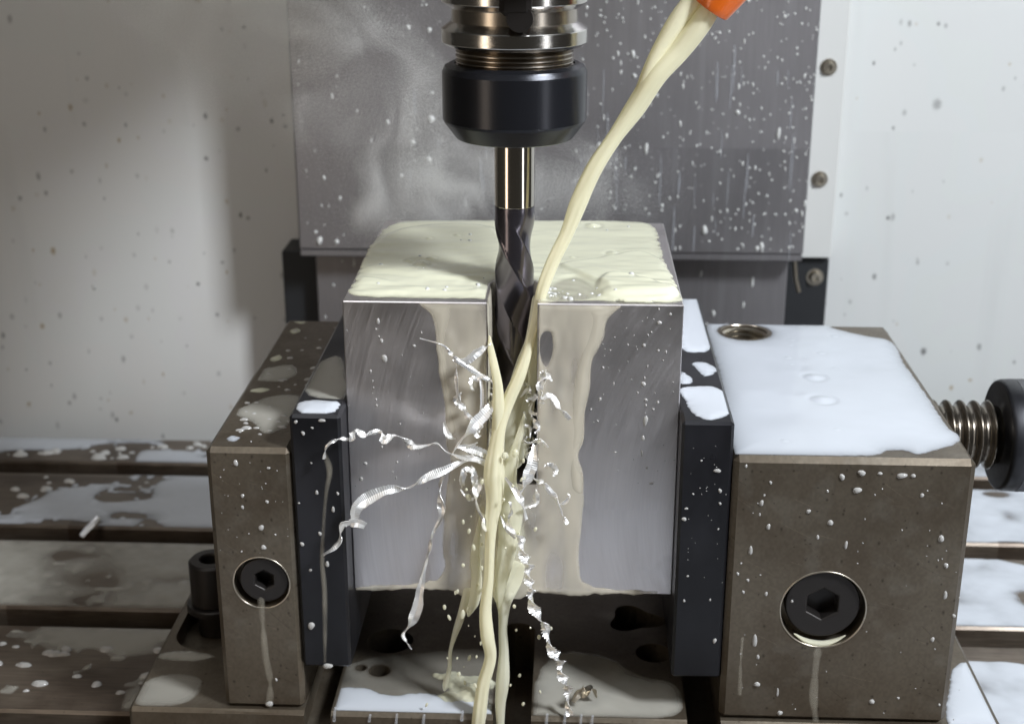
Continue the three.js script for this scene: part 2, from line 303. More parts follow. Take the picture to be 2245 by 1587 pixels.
// ---------------------------------------------------------------- the lamps that light the cabin
for (const L of LAMPS) {
  const t = thing('work_lamp', L.at, L.label, 'work lamp'), dir = V(...L.to).sub(V(...L.at)).normalize();
  const k = new THREE.Group(); k.name = 'lamp_body'; k.lookAt(dir.clone().negate()); t.add(k);
  const bodyG = new THREE.BoxGeometry(L.w + 0.03, L.h + 0.03, 0.03), body = new THREE.Mesh(bodyG, M.shell); body.name = 'lamp_housing'; body.position.z = 0.022; k.add(body);
  const glow = new THREE.Mesh(new THREE.BoxGeometry(L.w, L.h, 0.004), std({ color: C(0.8, 0.8, 0.8), emissive: C(...L.color), emissiveIntensity: 2 })); glow.name = 'lamp_diffuser'; glow.position.z = 0.004; k.add(glow);
  const light = new THREE.RectAreaLight(new THREE.Color(...L.color), L.power, L.w, L.h); light.position.copy(V(...L.at)).multiplyScalar(MM).addScaledVector(dir, 0.004); light.lookAt(V(...L.to).multiplyScalar(MM)); scene.add(light);
}

// ---------------------------------------------------------------- walls and column cover at the back
const wall = (name, x0, x1, m, label) => { const g = box(x0, x1, -420, 420, -305, -285); return tag(solo(name, boxUV(g, 320), m, label, 'wall panel'), null, null, null, 'structure'); };
wall('wall_left', -620, -20, M.wallL, 'cream painted cabin wall left of the grey cover, half in shadow and dotted with dark specks');
wall('wall_right', -19.5, 620, M.wallR, 'bright cream cabin wall right of the grey cover, with a few dark specks');
{
  const t = thing('column_cover', [7, -160, -262], 'tall grey stainless cover sheet behind the tool, spotted with white droplets', 'machine cover');
  const up = part('cover_sheet', cbox(-110.5, 124.8, -49.5, 330, -246, -240, 0.8, 320), M.cover, t, t, 'upper sheet');
  part('folded_lip', cbox(-110.3, 124.6, -53, -49.5, -250, -241, 0.5, 320), M.cover, t, up);
  part('side_fold', cbox(-110.5, -108.5, -49, 330, -283, -246.3, 0.4, 320), M.cover, t, up); part('side_fold', cbox(122.6, 124.8, -49, 330, -283, -246.3, 0.4, 320), M.cover, t, up);
  part('lower_sheet', cbox(-105.5, 120.3, -190, -50, -258, -253, 0.6, 320), M.cover, t, t, 'narrower lower sheet');
  const onSheet = front(-240), list = [], dim = [];
  for (let i = 0; i < 560; i++) { const right = rnd() < 0.72, x = right ? mix(124, 20, rnd() ** 1.3) : rr(-108, 40), y = rr(-48, 74), r = rr(0.2, 0.6) * (rnd() < 0.1 ? 1.7 : 1); list.push([x, y, r, r * (rnd() < 0.2 ? rr(1.3, 3) : rr(0.9, 1.25))]); }
  for (let i = 0; i < 60; i++) { const x = rr(-60, 122), y = rr(-48, 40), r = rr(0.25, 0.7); dim.push([x, y, r, rr(3, 13)]); }
  const near = [[205, 630, 9], [895, 60, 7], [850, 268, 7], [940, 350, 9], [880, 385, 6], [1545, 505, 12], [1670, 540, 10], [1660, 545, 8], [700, 528, 12], [738, 530, 8], [710, 390, 6], [745, 435, 6], [945, 262, 12], [905, 312, 8]];
  for (const [u, v, s] of near) { const p = at(u, v, 'z', -240); list.push([p.x, p.y, s / 8, s / 6]); }
  solo('droplet_spray', drops(list.filter((d) => d[2] > 0.01), onSheet), M.dropM, 'small white coolant droplets spattered over the upper sheet of the grey cover', 'droplets', null, 'stuff');
  solo('drip_runs', drops(dim.filter(() => true), onSheet), M.dim, 'faint pale drip runs down the upper sheet of the grey cover', 'drip marks', null, 'stuff');
  const low = []; for (let i = 0; i < 90; i++) { const r = rr(0.3, 0.9); low.push([rr(-104, 118), rr(-120, -58), r, r * rr(1, 4)]); }
  solo('droplet_spray', drops(low, front(-253)), M.dropM, 'white droplets and runs on the lower sheet of the cover, behind the block', 'droplets', null, 'stuff');
}
const capScrew = (root, x, y, z, r, parent = root) => {                  // small button screw whose axis points to the front
  const s = part('screw', lathe([[0, 0], [r * 1.5, 0], [r * 1.5, 0.5], [r, 0.5], [r, r * 0.75], [r * 0.8, r], [r * 0.45, r], [r * 0.45, r * 0.6], [0, r * 0.6]], 0, 0, 24).rotateX(Math.PI / 2).translate(x, y, z), M.bright, root, parent); return s;
};
{
  const t = thing('edge_strip', [133, -60, -280], 'cream flat strip with two screws along the right side of the grey cover', 'edge strip');
  part('strip', cbox(125.2, 143.2, -58.5, 330, -284.6, -268, 0.5), M.cream, t); let p = at(1817, 147, 'z', -268); capScrew(t, p.x, p.y, -268, 2.6); p = at(1797, 393, 'z', -268); capScrew(t, p.x, p.y, -268, 2.6);
  const k = thing('mounting_bracket', [132, -190, -280], 'black rubber faced bracket with one screw under the right edge of the cover', 'bracket');
  part('plate', cbox(118, 143.2, -190, -60, -284.6, -272, 0.5), M.rubber, k); p = at(1787, 607, 'z', -272); capScrew(k, p.x, p.y, -272, 2.8);
  const a = at(1742, 560, 'z', -262), b = at(1745, 610, 'z', -262), c = at(1752, 640, 'z', -262);
  solo('wire_hook', new THREE.TubeGeometry(new THREE.CatmullRomCurve3([a, b, c]), 24, 1.1, 8), M.bright, 'short bent grey wire hanging beside the black bracket under the cover', 'wire');
  solo('rubber_strip', cbox(-123.5, -105.8, -190, -56, -284.6, -261, 0.5), M.rubber, 'black rubber strip under the left edge of the grey cover, behind the left jaw', 'rubber strip');
}

// ---------------------------------------------------------------- slotted table
const TY = -150;
{
  const t = thing('machine_table', [0, -200, -110], 'dark slotted iron machine table under the vise, wet with coolant', 'machine table');
  const edges = [[-246, -216.5], [-203.5, -148], [-135, -78.5], [-65.5, -9.5], [3.5, 59.5], [72.5, 128.5], [141.5, 180]];
  for (const [z0, z1] of edges) part('table_rail', cbox(-520, 520, TY - 22, TY, z0, z1, 1.0), M.iron, t);
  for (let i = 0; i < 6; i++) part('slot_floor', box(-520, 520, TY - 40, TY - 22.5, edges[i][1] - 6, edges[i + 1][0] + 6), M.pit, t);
  part('bed', box(-520, 520, -200, TY - 40.5, -246, 180), M.iron, t);
}

// ---------------------------------------------------------------- vise
const JY = -42.5, BY = -132, PY = -31.5, ZF = 12;
const vise = thing('machine_vise', [8, TY, -50], 'heavy steel vise with black jaw plates gripping the aluminium block', 'vise');
{
  const slotX = [-5.5, 6.5];
  const sink = (shape, y0, y1) => new THREE.ExtrudeGeometry(shape, { depth: y1 - y0, bevelEnabled: false, curveSegments: 24 }).rotateX(-Math.PI / 2).translate(0, y0, 0);
  const oval = new THREE.Shape(); oval.absarc(-108, 46, 10.5, 0, Math.PI, false); oval.absarc(-108, 32, 10.5, Math.PI, Math.PI * 2, false);
  const stadium = sink(oval, BY - 6.8, BY + 7), leaf = []; for (let i = 0; i < 48; i++) { const a = i / 48 * Math.PI * 2, r = 8.2 + 1.7 * Math.cos(3 * a + 0.6); leaf.push(new THREE.Vector2(41.5 + Math.cos(a) * r * 1.1, 48.5 + Math.sin(a) * r)); }
  const clover = sink(new THREE.Shape(leaf), BY - 15.3, BY + 8);
  const base = minus(cbox(-122, 153.5, TY + 0.02, BY, -125, 14, 1.2), box(-65.5, -57, BY - 7, BY + 5, -130, 20), box(55.5, 66, BY - 9, BY + 5, -130, 20), box(slotX[0], slotX[1], BY - 15, BY + 5, -38, 20), cyl(6, 60, 0.5, BY, -38),
    cyl(8, 40, -43.6, BY, -30), cyl(3.4, 30, -44.6, BY, -11), cyl(1.6, 30, -51, BY, -12.5), clover, cyl(6, 31, 47, BY, -26), stadium);
  const b = part('base', base, M.steel, vise);
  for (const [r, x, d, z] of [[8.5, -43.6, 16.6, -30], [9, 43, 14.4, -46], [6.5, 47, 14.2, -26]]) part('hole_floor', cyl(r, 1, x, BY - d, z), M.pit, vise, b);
  // fixed jaw
  const sc = at(573, 1278, 'z', ZF), fj = part('fixed_jaw', minus(cbox(-91, -65.4, BY + 0.03, JY, -112, ZF, 1.5), cyl(9, 12, sc.x, sc.y, ZF, 'z')), M.steel, vise, vise, 'brown steel jaw on the left');
  const socket = (r, hex, x, y, z, parent, name = 'socket_screw') => {   // screw head in a counterbore: ring with hexagonal hole
    const s = new THREE.Shape().absarc(0, 0, r - 0.6, 0, Math.PI * 2, false), h = new THREE.Path(); for (let i = 0; i <= 6; i++) { const a = i * Math.PI / 3 + Math.PI / 6, p = [Math.cos(a) * hex, Math.sin(a) * hex]; i ? h.lineTo(...p) : h.moveTo(...p); } s.holes.push(h);
    const g = new THREE.ExtrudeGeometry(s, { depth: 5, bevelEnabled: true, bevelSize: 0.6, bevelThickness: 0.6, bevelSegments: 3, curveSegments: 48 }).translate(x, y, z - 5.6);
    const floor = cyl(r - 1, 0.4, x, y, z - 5.2, 'z'), q = part(name, mergeGeometries([g.index ? g.toNonIndexed() : g, floor.toNonIndexed()]), M.screw, vise, parent);
    return q;
  };
  socket(7.6, 3.9, sc.x + 0.6, sc.y + 0.5, ZF - 0.9, fj);
  part('counterbore_rim', new THREE.TorusGeometry(8.75, 0.28, 8, 64).translate(sc.x, sc.y, ZF - 0.1), M.bright, vise, fj);
  // moving jaw
  const mc = at(1805, 1337, 'z', ZF), hp = [81.8, -104.2];
  const mj = part('moving_jaw', minus(cbox(65.5, 136, BY + 0.03, JY, -114, ZF, 1.7), cyl(13.2, 14, mc.x, mc.y, ZF, 'z'), cyl(8.2, 40, hp[0], JY, hp[1]), cyl(13, 20, 134, -59.5, -50, 'x')), M.steel, vise, vise, 'large steel jaw on the right, its top flooded with milky coolant');
  socket(11.3, 6.0, mc.x, mc.y + 1.3, ZF - 1.2, mj);
  part('counterbore_rim', new THREE.TorusGeometry(12.95, 0.3, 8, 80).translate(mc.x, mc.y, ZF - 0.1), M.bright, vise, mj);
  const thr = []; for (let k = 0; k < 8; k++) thr.push([8.2, JY - 0.8 - k * 2], [7.3, JY - 1.4 - k * 2], [7.3, JY - 1.9 - k * 2], [8.2, JY - 2.5 - k * 2]);
  part('threaded_hole', lathe([[8.8, JY + 0.15], [8.2, JY - 0.8], ...thr], hp[0], hp[1], 48), M.bright, vise, mj);
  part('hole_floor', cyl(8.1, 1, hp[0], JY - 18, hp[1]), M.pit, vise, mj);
  // black jaw plates
  part('jaw_plate', cbox(-65.2, -50.05, -116.6, PY, -112, ZF, 0.9), M.oxide, vise, vise, 'black jaw plate left of the block'); part('jaw_plate', cbox(50.05, 65.3, -118, PY - 0.6, -112, ZF - 1, 0.9), M.oxide, vise, vise, 'black jaw plate right of the block');
  // screw with collar on the right
  const SY = -59.6, SZ = -50, prof = []; for (let x = 132; x < 158.5; x += 4.6) prof.push([9.7, x], [9.7, x + 1.0], [10.4, x + 1.6], [11.4, x + 2.1], [11.6, x + 2.6], [11.4, x + 3.1], [10.4, x + 3.6]); prof.push([9.7, 160.5], [9.7, 162]);
  const along = (p, seg = 96) => { const g = new THREE.LatheGeometry(p.map(([r, x]) => new THREE.Vector2(r, x)), seg); return g.rotateZ(-Math.PI / 2).translate(0, SY, SZ); };
  const shaft = part('screw_shaft', along(prof), M.lead, vise);
  const col = part('collar', along([[9, 160.6], [17.4, 160.6], [18.3, 161], [18.75, 162], [18.9, 165.6], [18.5, 166]], 128), M.oxide, vise);
  const KR = 220, KX = 60, kp = [], ki = [];
  for (let i = 0; i <= KX; i++) for (let j = 0; j <= KR; j++) { const x = 166 + i * 0.5, a = j / KR * Math.PI * 2, d = 0.34 * Math.abs(Math.sin(a * 55 + x * 1.45)) * Math.abs(Math.sin(a * 55 - x * 1.45)), r = 18.5 + d * 1.4; kp.push(x, SY + Math.cos(a) * r, SZ + Math.sin(a) * r); if (i < KX && j < KR) { const q = i * (KR + 1) + j; ki.push(q, q + 1, q + KR + 1, q + 1, q + KR + 2, q + KR + 1); } }
  const kg = new THREE.BufferGeometry(); kg.setAttribute('position', new THREE.Float32BufferAttribute(kp, 3)); kg.setAttribute('uv', new THREE.Float32BufferAttribute(new Float32Array(kp.length / 3 * 2), 2)); kg.setIndex(ki); kg.computeVertexNormals();
  part('knurling', kg, std({ color: C(0.16, 0.16, 0.165), roughness: 0.32, metalness: 0.8 }), vise, col);
  // screw that holds the base down on the left
  const bolt = part('hold_down_screw', mergeGeometries([lathe([[3.9, -116], [3.9, -110.6], [4.3, -110], [7.2, -110], [8, -110.8], [8, -126], [7.6, -126.4], [6, -126.4]], -108.5, -46, 48), lathe([[0, -116], [3.9, -116]], -108.5, -46, 6)]), M.screw, vise);
  part('washer', lathe([[4, -126.6], [9.3, -126.6], [9.7, -127], [9.7, -129], [6, -129]], -108.5, -46, 48), M.screw, vise, bolt); part('shaft', cyl(6.2, 10, -108.5, -134, -46), M.screw, vise, bolt);
}

// ---------------------------------------------------------------- workpiece
const SLOT = [-7.6, 7.4], SZB = -18.5, SB = -58;
{
  const t = solo('aluminium_block', minus(cbox(-50, 50, -95, 0, -98.5, 0, 0.3), box(SLOT[0], SLOT[1], SB, 10, SZB, 10), cyl(7.5, 100, -0.1, SB + 50, SZB, 'y', 48)), M.alu, 'square bright aluminium block with a slot being milled into its front, gripped in the vise', 'workpiece');
}

// ---------------------------------------------------------------- tool holder and cutter
const TX = -0.1, TZ = -18;
{
  const t = thing('tool_holder', [TX, 45, TZ], 'steel collet chuck with a black clamping nut hanging from the spindle', 'tool holder');
  part('collet_nut', lathe([[6.2, 45.3], [16.6, 45.3], [17.2, 45.6], [20.6, 50.2], [21, 51], [21, 64.6], [20.2, 66.2], [18.6, 67], [17.4, 67], [17.4, 64]], TX, TZ, 160), M.nut, t);
  const th = [[16.9, 62]]; for (let y = 64; y < 71; y += 1.25) th.push([17, y], [17.05, y + 0.2], [16.2, y + 0.62], [17.05, y + 1.05]); th.push([15.4, 71.6], [15.4, 72.4]);
  part('thread', lathe(th, TX, TZ, 128), M.thread, t);
  part('flange', lathe([[15.4, 72.0], [19.4, 72.0], [20.9, 73], [21, 73.2], [21, 76.6], [20.8, 76.9], [18.4, 78.6], [18.1, 78.8]], TX, TZ, 160), M.chrome, t, t, 'lower bright ring of the flange');
  part('groove', lathe([[18.1, 78.6], [18.0, 82.6]], TX, TZ, 160), M.thread, t);
  const ring = lathe([[0, 82.4], [18.2, 82.4], [20.9, 84.2], [21, 84.4], [21, 94], [0, 94]], TX, TZ, 128), closed = mergeVertices(ring.deleteAttribute('uv') && ring);
  part('flange', ring, M.chrome, t, t, 'upper bright ring of the flange');
  part('drive_key', mergeGeometries([cbox(-3.4, 5.4, 82, 100, 0.4, 5, 1.4).toNonIndexed(), cyl(3.6, 6, 2.2, 81.4, 1.6, 'z', 32).toNonIndexed()].map((g) => (g.deleteAttribute('uv'), g))), M.screw, t, t, 'dark key in the upper ring');
  part('taper', lathe([[19, 94], [19, 96]], TX, TZ, 64), M.chrome, t);
  const s = thing('spindle_head', [0, 100, -80], 'grey spindle head of the milling machine above the tool holder', 'spindle head');
  part('nose', lathe([[0, 96], [34, 96], [36, 97.5], [36, 186]], TX, TZ, 96), M.shell, s);
  part('head_body', cbox(-56, 60, 186, 620, -236, 40, 4), M.shell, s);
}
{
  const t = thing('end_mill', [TX, -56, TZ], 'dark coated end mill with bright shank cutting the slot in the block', 'end mill');
  part('shank', lathe([[0, 50], [6, 50], [6, 25.2], [5.9, 25.0], [0, 25]], TX, TZ, 64), M.shank, t);
  const R = 6, H0 = 25, H1 = -56, NY = 200, NA = 240, pos = [], idx = [];
  for (let i = 0; i <= NY; i++) for (let j = 0; j <= NA; j++) {
    const y = mix(H0, H1, i / NY), a = j / NA * Math.PI * 2, ph = a + y / 60 * Math.PI * 2 + 2.5;
    const q = ((ph / Math.PI) % 1 + 1) % 1;                               // two flutes
    const cut = q < 0.44 ? 0 : Math.sin(Math.PI * (q - 0.44) / 0.56) ** 0.75, relief = q < 0.07 || q > 0.44 ? 0 : 0.12;
    const run = sst(H0 - 0.3, H0 - 10, y), r = R * (1 - 0.21 * cut * run) - relief * run;
    pos.push(TX + Math.sin(a) * r, y, TZ + Math.cos(a) * r);
    if (i < NY && j < NA) { const k = i * (NA + 1) + j; idx.push(k, k + NA + 1, k + 1, k + 1, k + NA + 1, k + NA + 2); }
  }
  const g = new THREE.BufferGeometry(); g.setAttribute('position', new THREE.Float32BufferAttribute(pos, 3)); g.setIndex(idx); g.computeVertexNormals();
  part('flutes', g, M.coat, t);
}

// ---------------------------------------------------------------- coolant nozzle and jet
const P = (u, v, z, w = 0, d) => { const p = at(u, v, 'z', z); return [p.x, p.y, p.z, w / 7.3, (d ?? w) / 7.3]; };      // w: half width
{
  const a = V(...P(1553, 22, -16).slice(0, 3)), dir = V(26, 40, 4).normalize();
  const g = new THREE.LatheGeometry([[3.1, 3], [3.1, -1.2], [5.2, -1.2], [5.6, -0.8], [5.9, 1], [8.4, 16], [8.4, 24], [3, 24]].map(([r, y]) => new THREE.Vector2(r, y)), 48).applyQuaternion(new THREE.Quaternion().setFromUnitVectors(V(0, 1, 0), dir)).translate(a.x + 1.3, a.y + 1.2, a.z);
  solo('coolant_nozzle', g, M.orange, 'orange plastic coolant nozzle at the top edge, right of the tool holder', 'nozzle');
  const main = strand([P(1580, -14, -16, 20.6), P(1535, 52, -16, 23.2), P(1490, 110, -16, 23.2), P(1440, 165, -15, 22.4), P(1395, 235, -15, 20.6), P(1345, 305, -14, 16.3), P(1303, 370, -13, 18.1), P(1270, 440, -12, 18.9), P(1243, 510, -10, 14.6), P(1214, 570, -8, 13.8), P(1191, 630, -6, 12.9), P(1177, 690, -5, 10.3, 14), P(1163, 750, -3, 9.5), P(1140, 820, 0, 12.9), P(1112, 885, 2, 14.6), P(1095, 940, 4, 14.6), P(1087, 990, 5, 18.1), P(1083, 1040, 6, 22.4), P(1085, 1090, 7, 18.9), P(1078, 1140, 8, 13.8), P(1074, 1200, 9, 11.2), P(1071, 1270, 10, 11.2), P(1064, 1340, 11, 12.9), P(1068, 1395, 12, 14.6), P(1075, 1440, 12, 12.9), P(1060, 1500, 13, 14.6), P(1052, 1560, 14, 15.5), P(1048, 1620, 15, 15.5), [-9.2, -144, 17.5, 2.4, 2.4], [-9.6, -150.6, 18.5, 3.6, 3.6]], 420, 36, 0.14, 0);
  const jet = thing('coolant_jet', P(1052, 1587, 14).slice(0, 3), 'cream coolant jet pouring from the orange nozzle past the end mill and down', 'coolant jet');
  part('strand', main, M.jet, jet, jet, 'thick main strand');
  part('strand', strand([P(1525, -6, -18, 20), P(1490, 40, -17, 20), P(1455, 95, -16, 17), P(1425, 150, -15, 14), P(1402, 205, -15, 12)], 120, 20, 0.05), M.jet, jet, jet, 'thin second strand near the nozzle');
  part('strand', strand([P(1073, 735, 0, 2), P(1076, 765, 1, 7, 5), P(1084, 805, 3, 9, 6), P(1092, 850, 4, 11, 7), P(1092, 905, 4, 13), P(1088, 960, 4, 10), P(1085, 1000, 4, 5)], 80, 20, 0.2), M.jet, jet, jet, 'strand along the left wall of the slot');
  part('strand', strand([P(1150, 905, 0, 2), P(1140, 950, 2, 7, 5), P(1125, 1000, 3, 11, 8), P(1113, 1055, 4, 19, 10), P(1118, 1110, 4, 24, 10), P(1116, 1165, 5, 22, 10), P(1110, 1215, 6, 19, 9), P(1100, 1265, 6, 15, 8), P(1096, 1300, 6, 11), P(1095, 1345, 7, 3)], 100, 24, 0.3), M.soft, jet, jet, 'broad pale strand beside the main one');
  part('strand', strand([P(1112, 1225, 1, 44, 4), P(1108, 1265, 2, 40, 7), P(1104, 1300, 4, 29, 11), P(1104, 1330, 6, 15), P(1102, 1380, 7, 10), P(1104, 1430, 8, 11), P(1102, 1490, 10, 15), P(1097, 1540, 11, 12), P(1097, 1590, 12, 9), P(1097, 1630, 13, 9), [-3.2, -144, 17, 1.4, 1.4], [-3.2, -150.5, 18.5, 2.6, 2.6]], 140, 24, 0.15, 0), M.soft, jet, jet, 'strand falling from the bottom edge of the block');
  part('strand', strand([P(1052, 1130, 3, 2), P(1046, 1175, 4, 6), P(1042, 1225, 5, 11, 8), P(1044, 1275, 5, 12, 9), P(1038, 1320, 5, 12), P(1031, 1338, 5, 9), P(1026, 1352, 5, 2)], 60, 18, 0.3), M.soft, jet, jet, 'short strand on the left of the jet');
  part('strand', strand([P(1030, 1288, 2, 12, 6), P(1018, 1325, 4, 9), P(1008, 1360, 5, 8), P(996, 1395, 5, 6), P(988, 1425, 5, 4.5), P(985, 1465, 5, 5), P(976, 1500, 5, 7), P(974, 1515, 5, 2)], 80, 16, 0.3), M.soft, jet, jet, 'wavering thin strand to the left');
  part('strand', strand([P(1158, 735, -11, 3), P(1150, 790, -9, 14, 6), P(1138, 850, -8, 20, 7), P(1128, 920, -6, 24, 8), P(1122, 985, -4, 20, 8), P(1116, 1040, -1, 12), P(1110, 1090, 2, 4)], 90, 28, 0.45), M.soft, jet, jet, 'clouded sheet over the lower part of the cutter');
  const veil = shapeZ(5, [[1080, 1050], [1052, 1100], [1022, 1165], [1008, 1240], [1022, 1290], [1044, 1262], [1062, 1300], [1085, 1320], [1108, 1300], [1128, 1262], [1150, 1215], [1146, 1150], [1128, 1085], [1104, 1045]], 6), vc = at(1080, 1180, 'z', 5);
  part('veil', pool((x, y) => veil(x, y) + 1.2 * (fbm(x * 0.5, y * 0.14, 8, 3) - 0.5), vc.x - 14, vc.x + 14, vc.y - 24, vc.y + 22, 0.4, (x, y, f) => Math.max(0.02, (1 - Math.exp(-f / 2.5)) * 1.5 * (fbm(x * 0.42, y * 0.07, 4, 3) - 0.22)), (a, b, h) => V(a, b, 3 + h + 0.1 * (vc.y - b) + 1.5 * noise(a * 0.2, b * 0.08, 2)), 0.7), M.milk, jet, jet, 'thin streaky veil around the strands');
  // splash where the thin strand lands
  const sp = inside(outline([[-27, -9], [-21, -12], [-14, -9], [-9, -10], [-6, -4], [-9, 3], [-8, 8], [-15, 6], [-19, 9], [-24, 4], [-22, -2]]));
  solo('coolant_splash', pool((x, z) => sp(x, z) + 4 * (fbm(x * 0.3, z * 0.3, 7, 3) - 0.52), -32, -3, -16, 12, 0.35, (x, z, f) => (1 - Math.exp(-f / 1.2)) * (0.4 + 3.4 * Math.max(0, fbm(x * 0.22, z * 0.16, 11, 4) - 0.4)), flat(-131.9), 0.4), M.milk, 'pale ragged splash of coolant on the vise floor, left of the falling jet', 'splash');
}

{
  const fly = []; for (let i = 0; i < 110; i++) { const t = rnd(), v = mix(990, 1560, t), u = 1085 - 10 * t + (rnd() + rnd() + rnd() - 1.5) * (70 + 60 * t), r = rr(0.12, 0.6) * (rnd() < 0.15 ? 1.6 : 1), p = at(u, v, 'z', rr(4, 16)); if (Math.abs(u - 1080) > 22) fly.push(new THREE.SphereGeometry(r, 10, 8).scale(1, rr(1, 2.2), 1).rotateZ(rr(-0.4, 0.4)).translate(p.x, p.y, p.z)); }
  solo('flying_droplets', mergeGeometries(fly), M.soft, 'loose drops of coolant flying round the falling jet', 'droplets', null, 'stuff');
}
// ---------------------------------------------------------------- coolant on the block
{
  const slotGap = (x, z) => Math.max(SLOT[0] - 0.4 - x, x - SLOT[1] - 0.4, -Math.hypot(x + 0.1, Math.min(0, z - SZB)) * -1 - 7.9, z < SZB ? Math.hypot(x + 0.1, z - SZB) - 7.9 : -9);
  const out = shapeY(0, [[905, 485], [1120, 484], [1400, 487], [1432, 497], [1446, 530], [1455, 565], [1472, 605], [1487, 640], [1496, 660], [1400, 665], [1300, 660], [1190, 662], [1060, 656], [940, 655], [820, 652], [768, 646], [778, 615], [800, 565], [830, 515], [862, 491]]);
  const lobeR = shapeY(0, [[1222, 585], [1300, 572], [1400, 556], [1455, 572], [1480, 605], [1494, 648], [1420, 658], [1335, 655], [1312, 630], [1260, 606]]), lobeR2 = shapeY(0, [[1300, 640], [1330, 610], [1380, 612], [1450, 630], [1490, 640], [1470, 662], [1350, 664]]);
  const lobeL = shapeY(0, [[775, 560], [900, 500], [1080, 500], [1085, 612], [1000, 622], [930, 618], [860, 608], [790, 600]]), ridge = shapeY(0, [[780, 606], [900, 628], [1000, 640], [1080, 632], [1080, 655], [940, 652], [780, 640]]);
  const F = (x, z) => Math.min(out(x, z) + 1.1 * (noise(x * 0.45, z * 0.45, 3) - 0.5) + 0.3 * (noise(x * 1.6, z * 1.6, 3) - 0.5), z > SZB - 9 ? slotGap(x, z) : 9);
  const dent = [[925, 585, 3.6], [1300, 497, 3.4], [1345, 560, 3], [940, 531, 1.6], [1002, 524, 1.6], [1255, 568, 1.5], [895, 580, 2.0], [945, 575, 2.0]].map(([u, v, r]) => [at(u, v, 'y', 0), r]);
  const thinOut = shapeY(0, [[1188, 645], [1212, 616], [1262, 606], [1312, 628], [1322, 650], [1290, 660], [1195, 662]]);
  const H = (x, z, f) => {
    const t = 1 - Math.min(1, f / 3.2); let h = 0.1 * Math.min(1, f / 0.5) + 0.62 * (1 - Math.exp(-f / 2.6)) * Math.sqrt(1 - t * t * 0.5);
    h += 0.9 * sst(0, 2.6, lobeR(x, z)) + 1.0 * sst(0, 2.4, lobeR2(x, z)) + 0.7 * sst(0, 4, lobeL(x, z)) + 0.25 * sst(0, 3, ridge(x, z));
    h += 0.5 * (fbm(x * 0.07 + z * 0.02, z * 0.16, 4, 3) - 0.5) * sst(0, 4, f);
    if (z > -45) h += 0.55 * (noise(x * 0.11, z * 0.3 + x * 0.02, 9) - 0.4) * sst(-45, -20, z) * sst(0, 3, f);
    { const d = Math.hypot(x - 8, z + 4); h += 0.22 * Math.sin(d * 1.25 + 3 * noise(x * 0.15, z * 0.15, 5)) * Math.exp(-d / 14) * sst(0, 4, f); const e = Math.hypot(x, z + 18); h += 0.16 * Math.sin(e * 1.1) * Math.exp(-e / 12) * sst(0, 3, f); }
    h *= 1 - 0.82 * sst(-0.5, 3, thinOut(x, z)) - 0.55 * sst(-5.5, -2, z) * sst(-4, -9, x);
    for (const [p, r] of dent) { const d = Math.hypot(x - p.x, (z - p.z) * 0.8) / r; if (d < 1.6) h += 0.42 * r * 0.35 * (Math.exp(-d * d * 5) * 1.4 - Math.exp(-((d - 0.9) ** 2) * 18) * 0.5); }
    return Math.max(0.05, h);
  };
  solo('coolant_pool', pool(F, -51, 51, -99, 0.4, 0.6, H, flat(0), 0.2), M.milk, 'cream coolant pool flooding the top of the aluminium block', 'coolant pool');
  // bubbles
  const bub = (u, v, r, label) => { const p = at(u, v, 'y', 1.2); solo('coolant_bubble', new THREE.SphereGeometry(r, 32, 12, 0, Math.PI * 2, 0, Math.PI / 2).scale(1, 0.55, 1).translate(p.x, 1.5, p.z), phys({ color: C(1, 1, 1), roughness: 0.03, transmission: 1, thickness: 0, ior: 1.33 }), label, 'bubble'); };
  bub(921, 588, 3.0, 'large clear bubble on the left part of the pool on the block');
  bub(1345, 560, 1.5, 'clear bubble in the right part of the pool on the block'); bub(1300, 497, 1.8, 'clear bubble at the back edge of the pool on the block');
  const foam = []; for (let i = 0; i < 46; i++) { const near = i < 30, x = near ? 9 + rr(0, 22) * rnd() : rr(-44, 44), z = near ? -4 - rr(0, 26) * rnd() : rr(-90, -6), r = rr(0.22, 0.75) * (rnd() < 0.2 ? 1.6 : 1); if (F(x, z) > 2 && z < -3) foam.push([x, z, r, r]); }
  solo('foam_bubbles', drops(foam, (a, b, h) => V(a, H(a, b, F(a, b)) + h * 0.9, b)), M.dropM, 'small foam bubbles on the cream pool, thickest where the jet lands', 'foam', null, 'stuff');
  // thin film down the front
  const film = shapeZ(0, [[916, 662], [944, 690], [955, 740], [960, 800], [974, 890], [977, 960], [986, 1020], [976, 1090], [970, 1180], [966, 1262], [900, 1279], [782, 1287], [780, 1293], [900, 1292], [985, 1296], [1030, 1312], [1060, 1310], [1090, 1312], [1130, 1318], [1160, 1302], [1230, 1302], [1268, 1308], [1300, 1303], [1440, 1301], [1440, 1296], [1340, 1290], [1278, 1272], [1277, 1150], [1279, 1040], [1268, 1000], [1280, 960], [1283, 900], [1293, 850], [1298, 790], [1322, 740], [1332, 700], [1368, 664], [1250, 655], [1182, 660], [1110, 660], [1000, 655]], 6);
  const bare = shapeZ(0, [[1185, 740], [1195, 727], [1208, 729], [1212, 750], [1205, 790], [1198, 802], [1187, 785]], 6), gap = (x, y) => (y > SB ? Math.max(SLOT[0] - 0.35 - x, x - SLOT[1] - 0.35) : Math.max(9 - 9, SB - y, SLOT[0] - x, x - SLOT[1]) + 0.001);
  const FF = (x, y) => Math.min(film(x, y) + 0.7 * (noise(x * 0.5, y * 0.22, 6) - 0.5), -bare(x, y) + 1.1 * (fbm(x * 0.6, y * 0.3, 12, 3) - 0.5), gap(x, y) > 0 ? 9 : (y > SB ? gap(x, y) : 9), -y - 0.32);
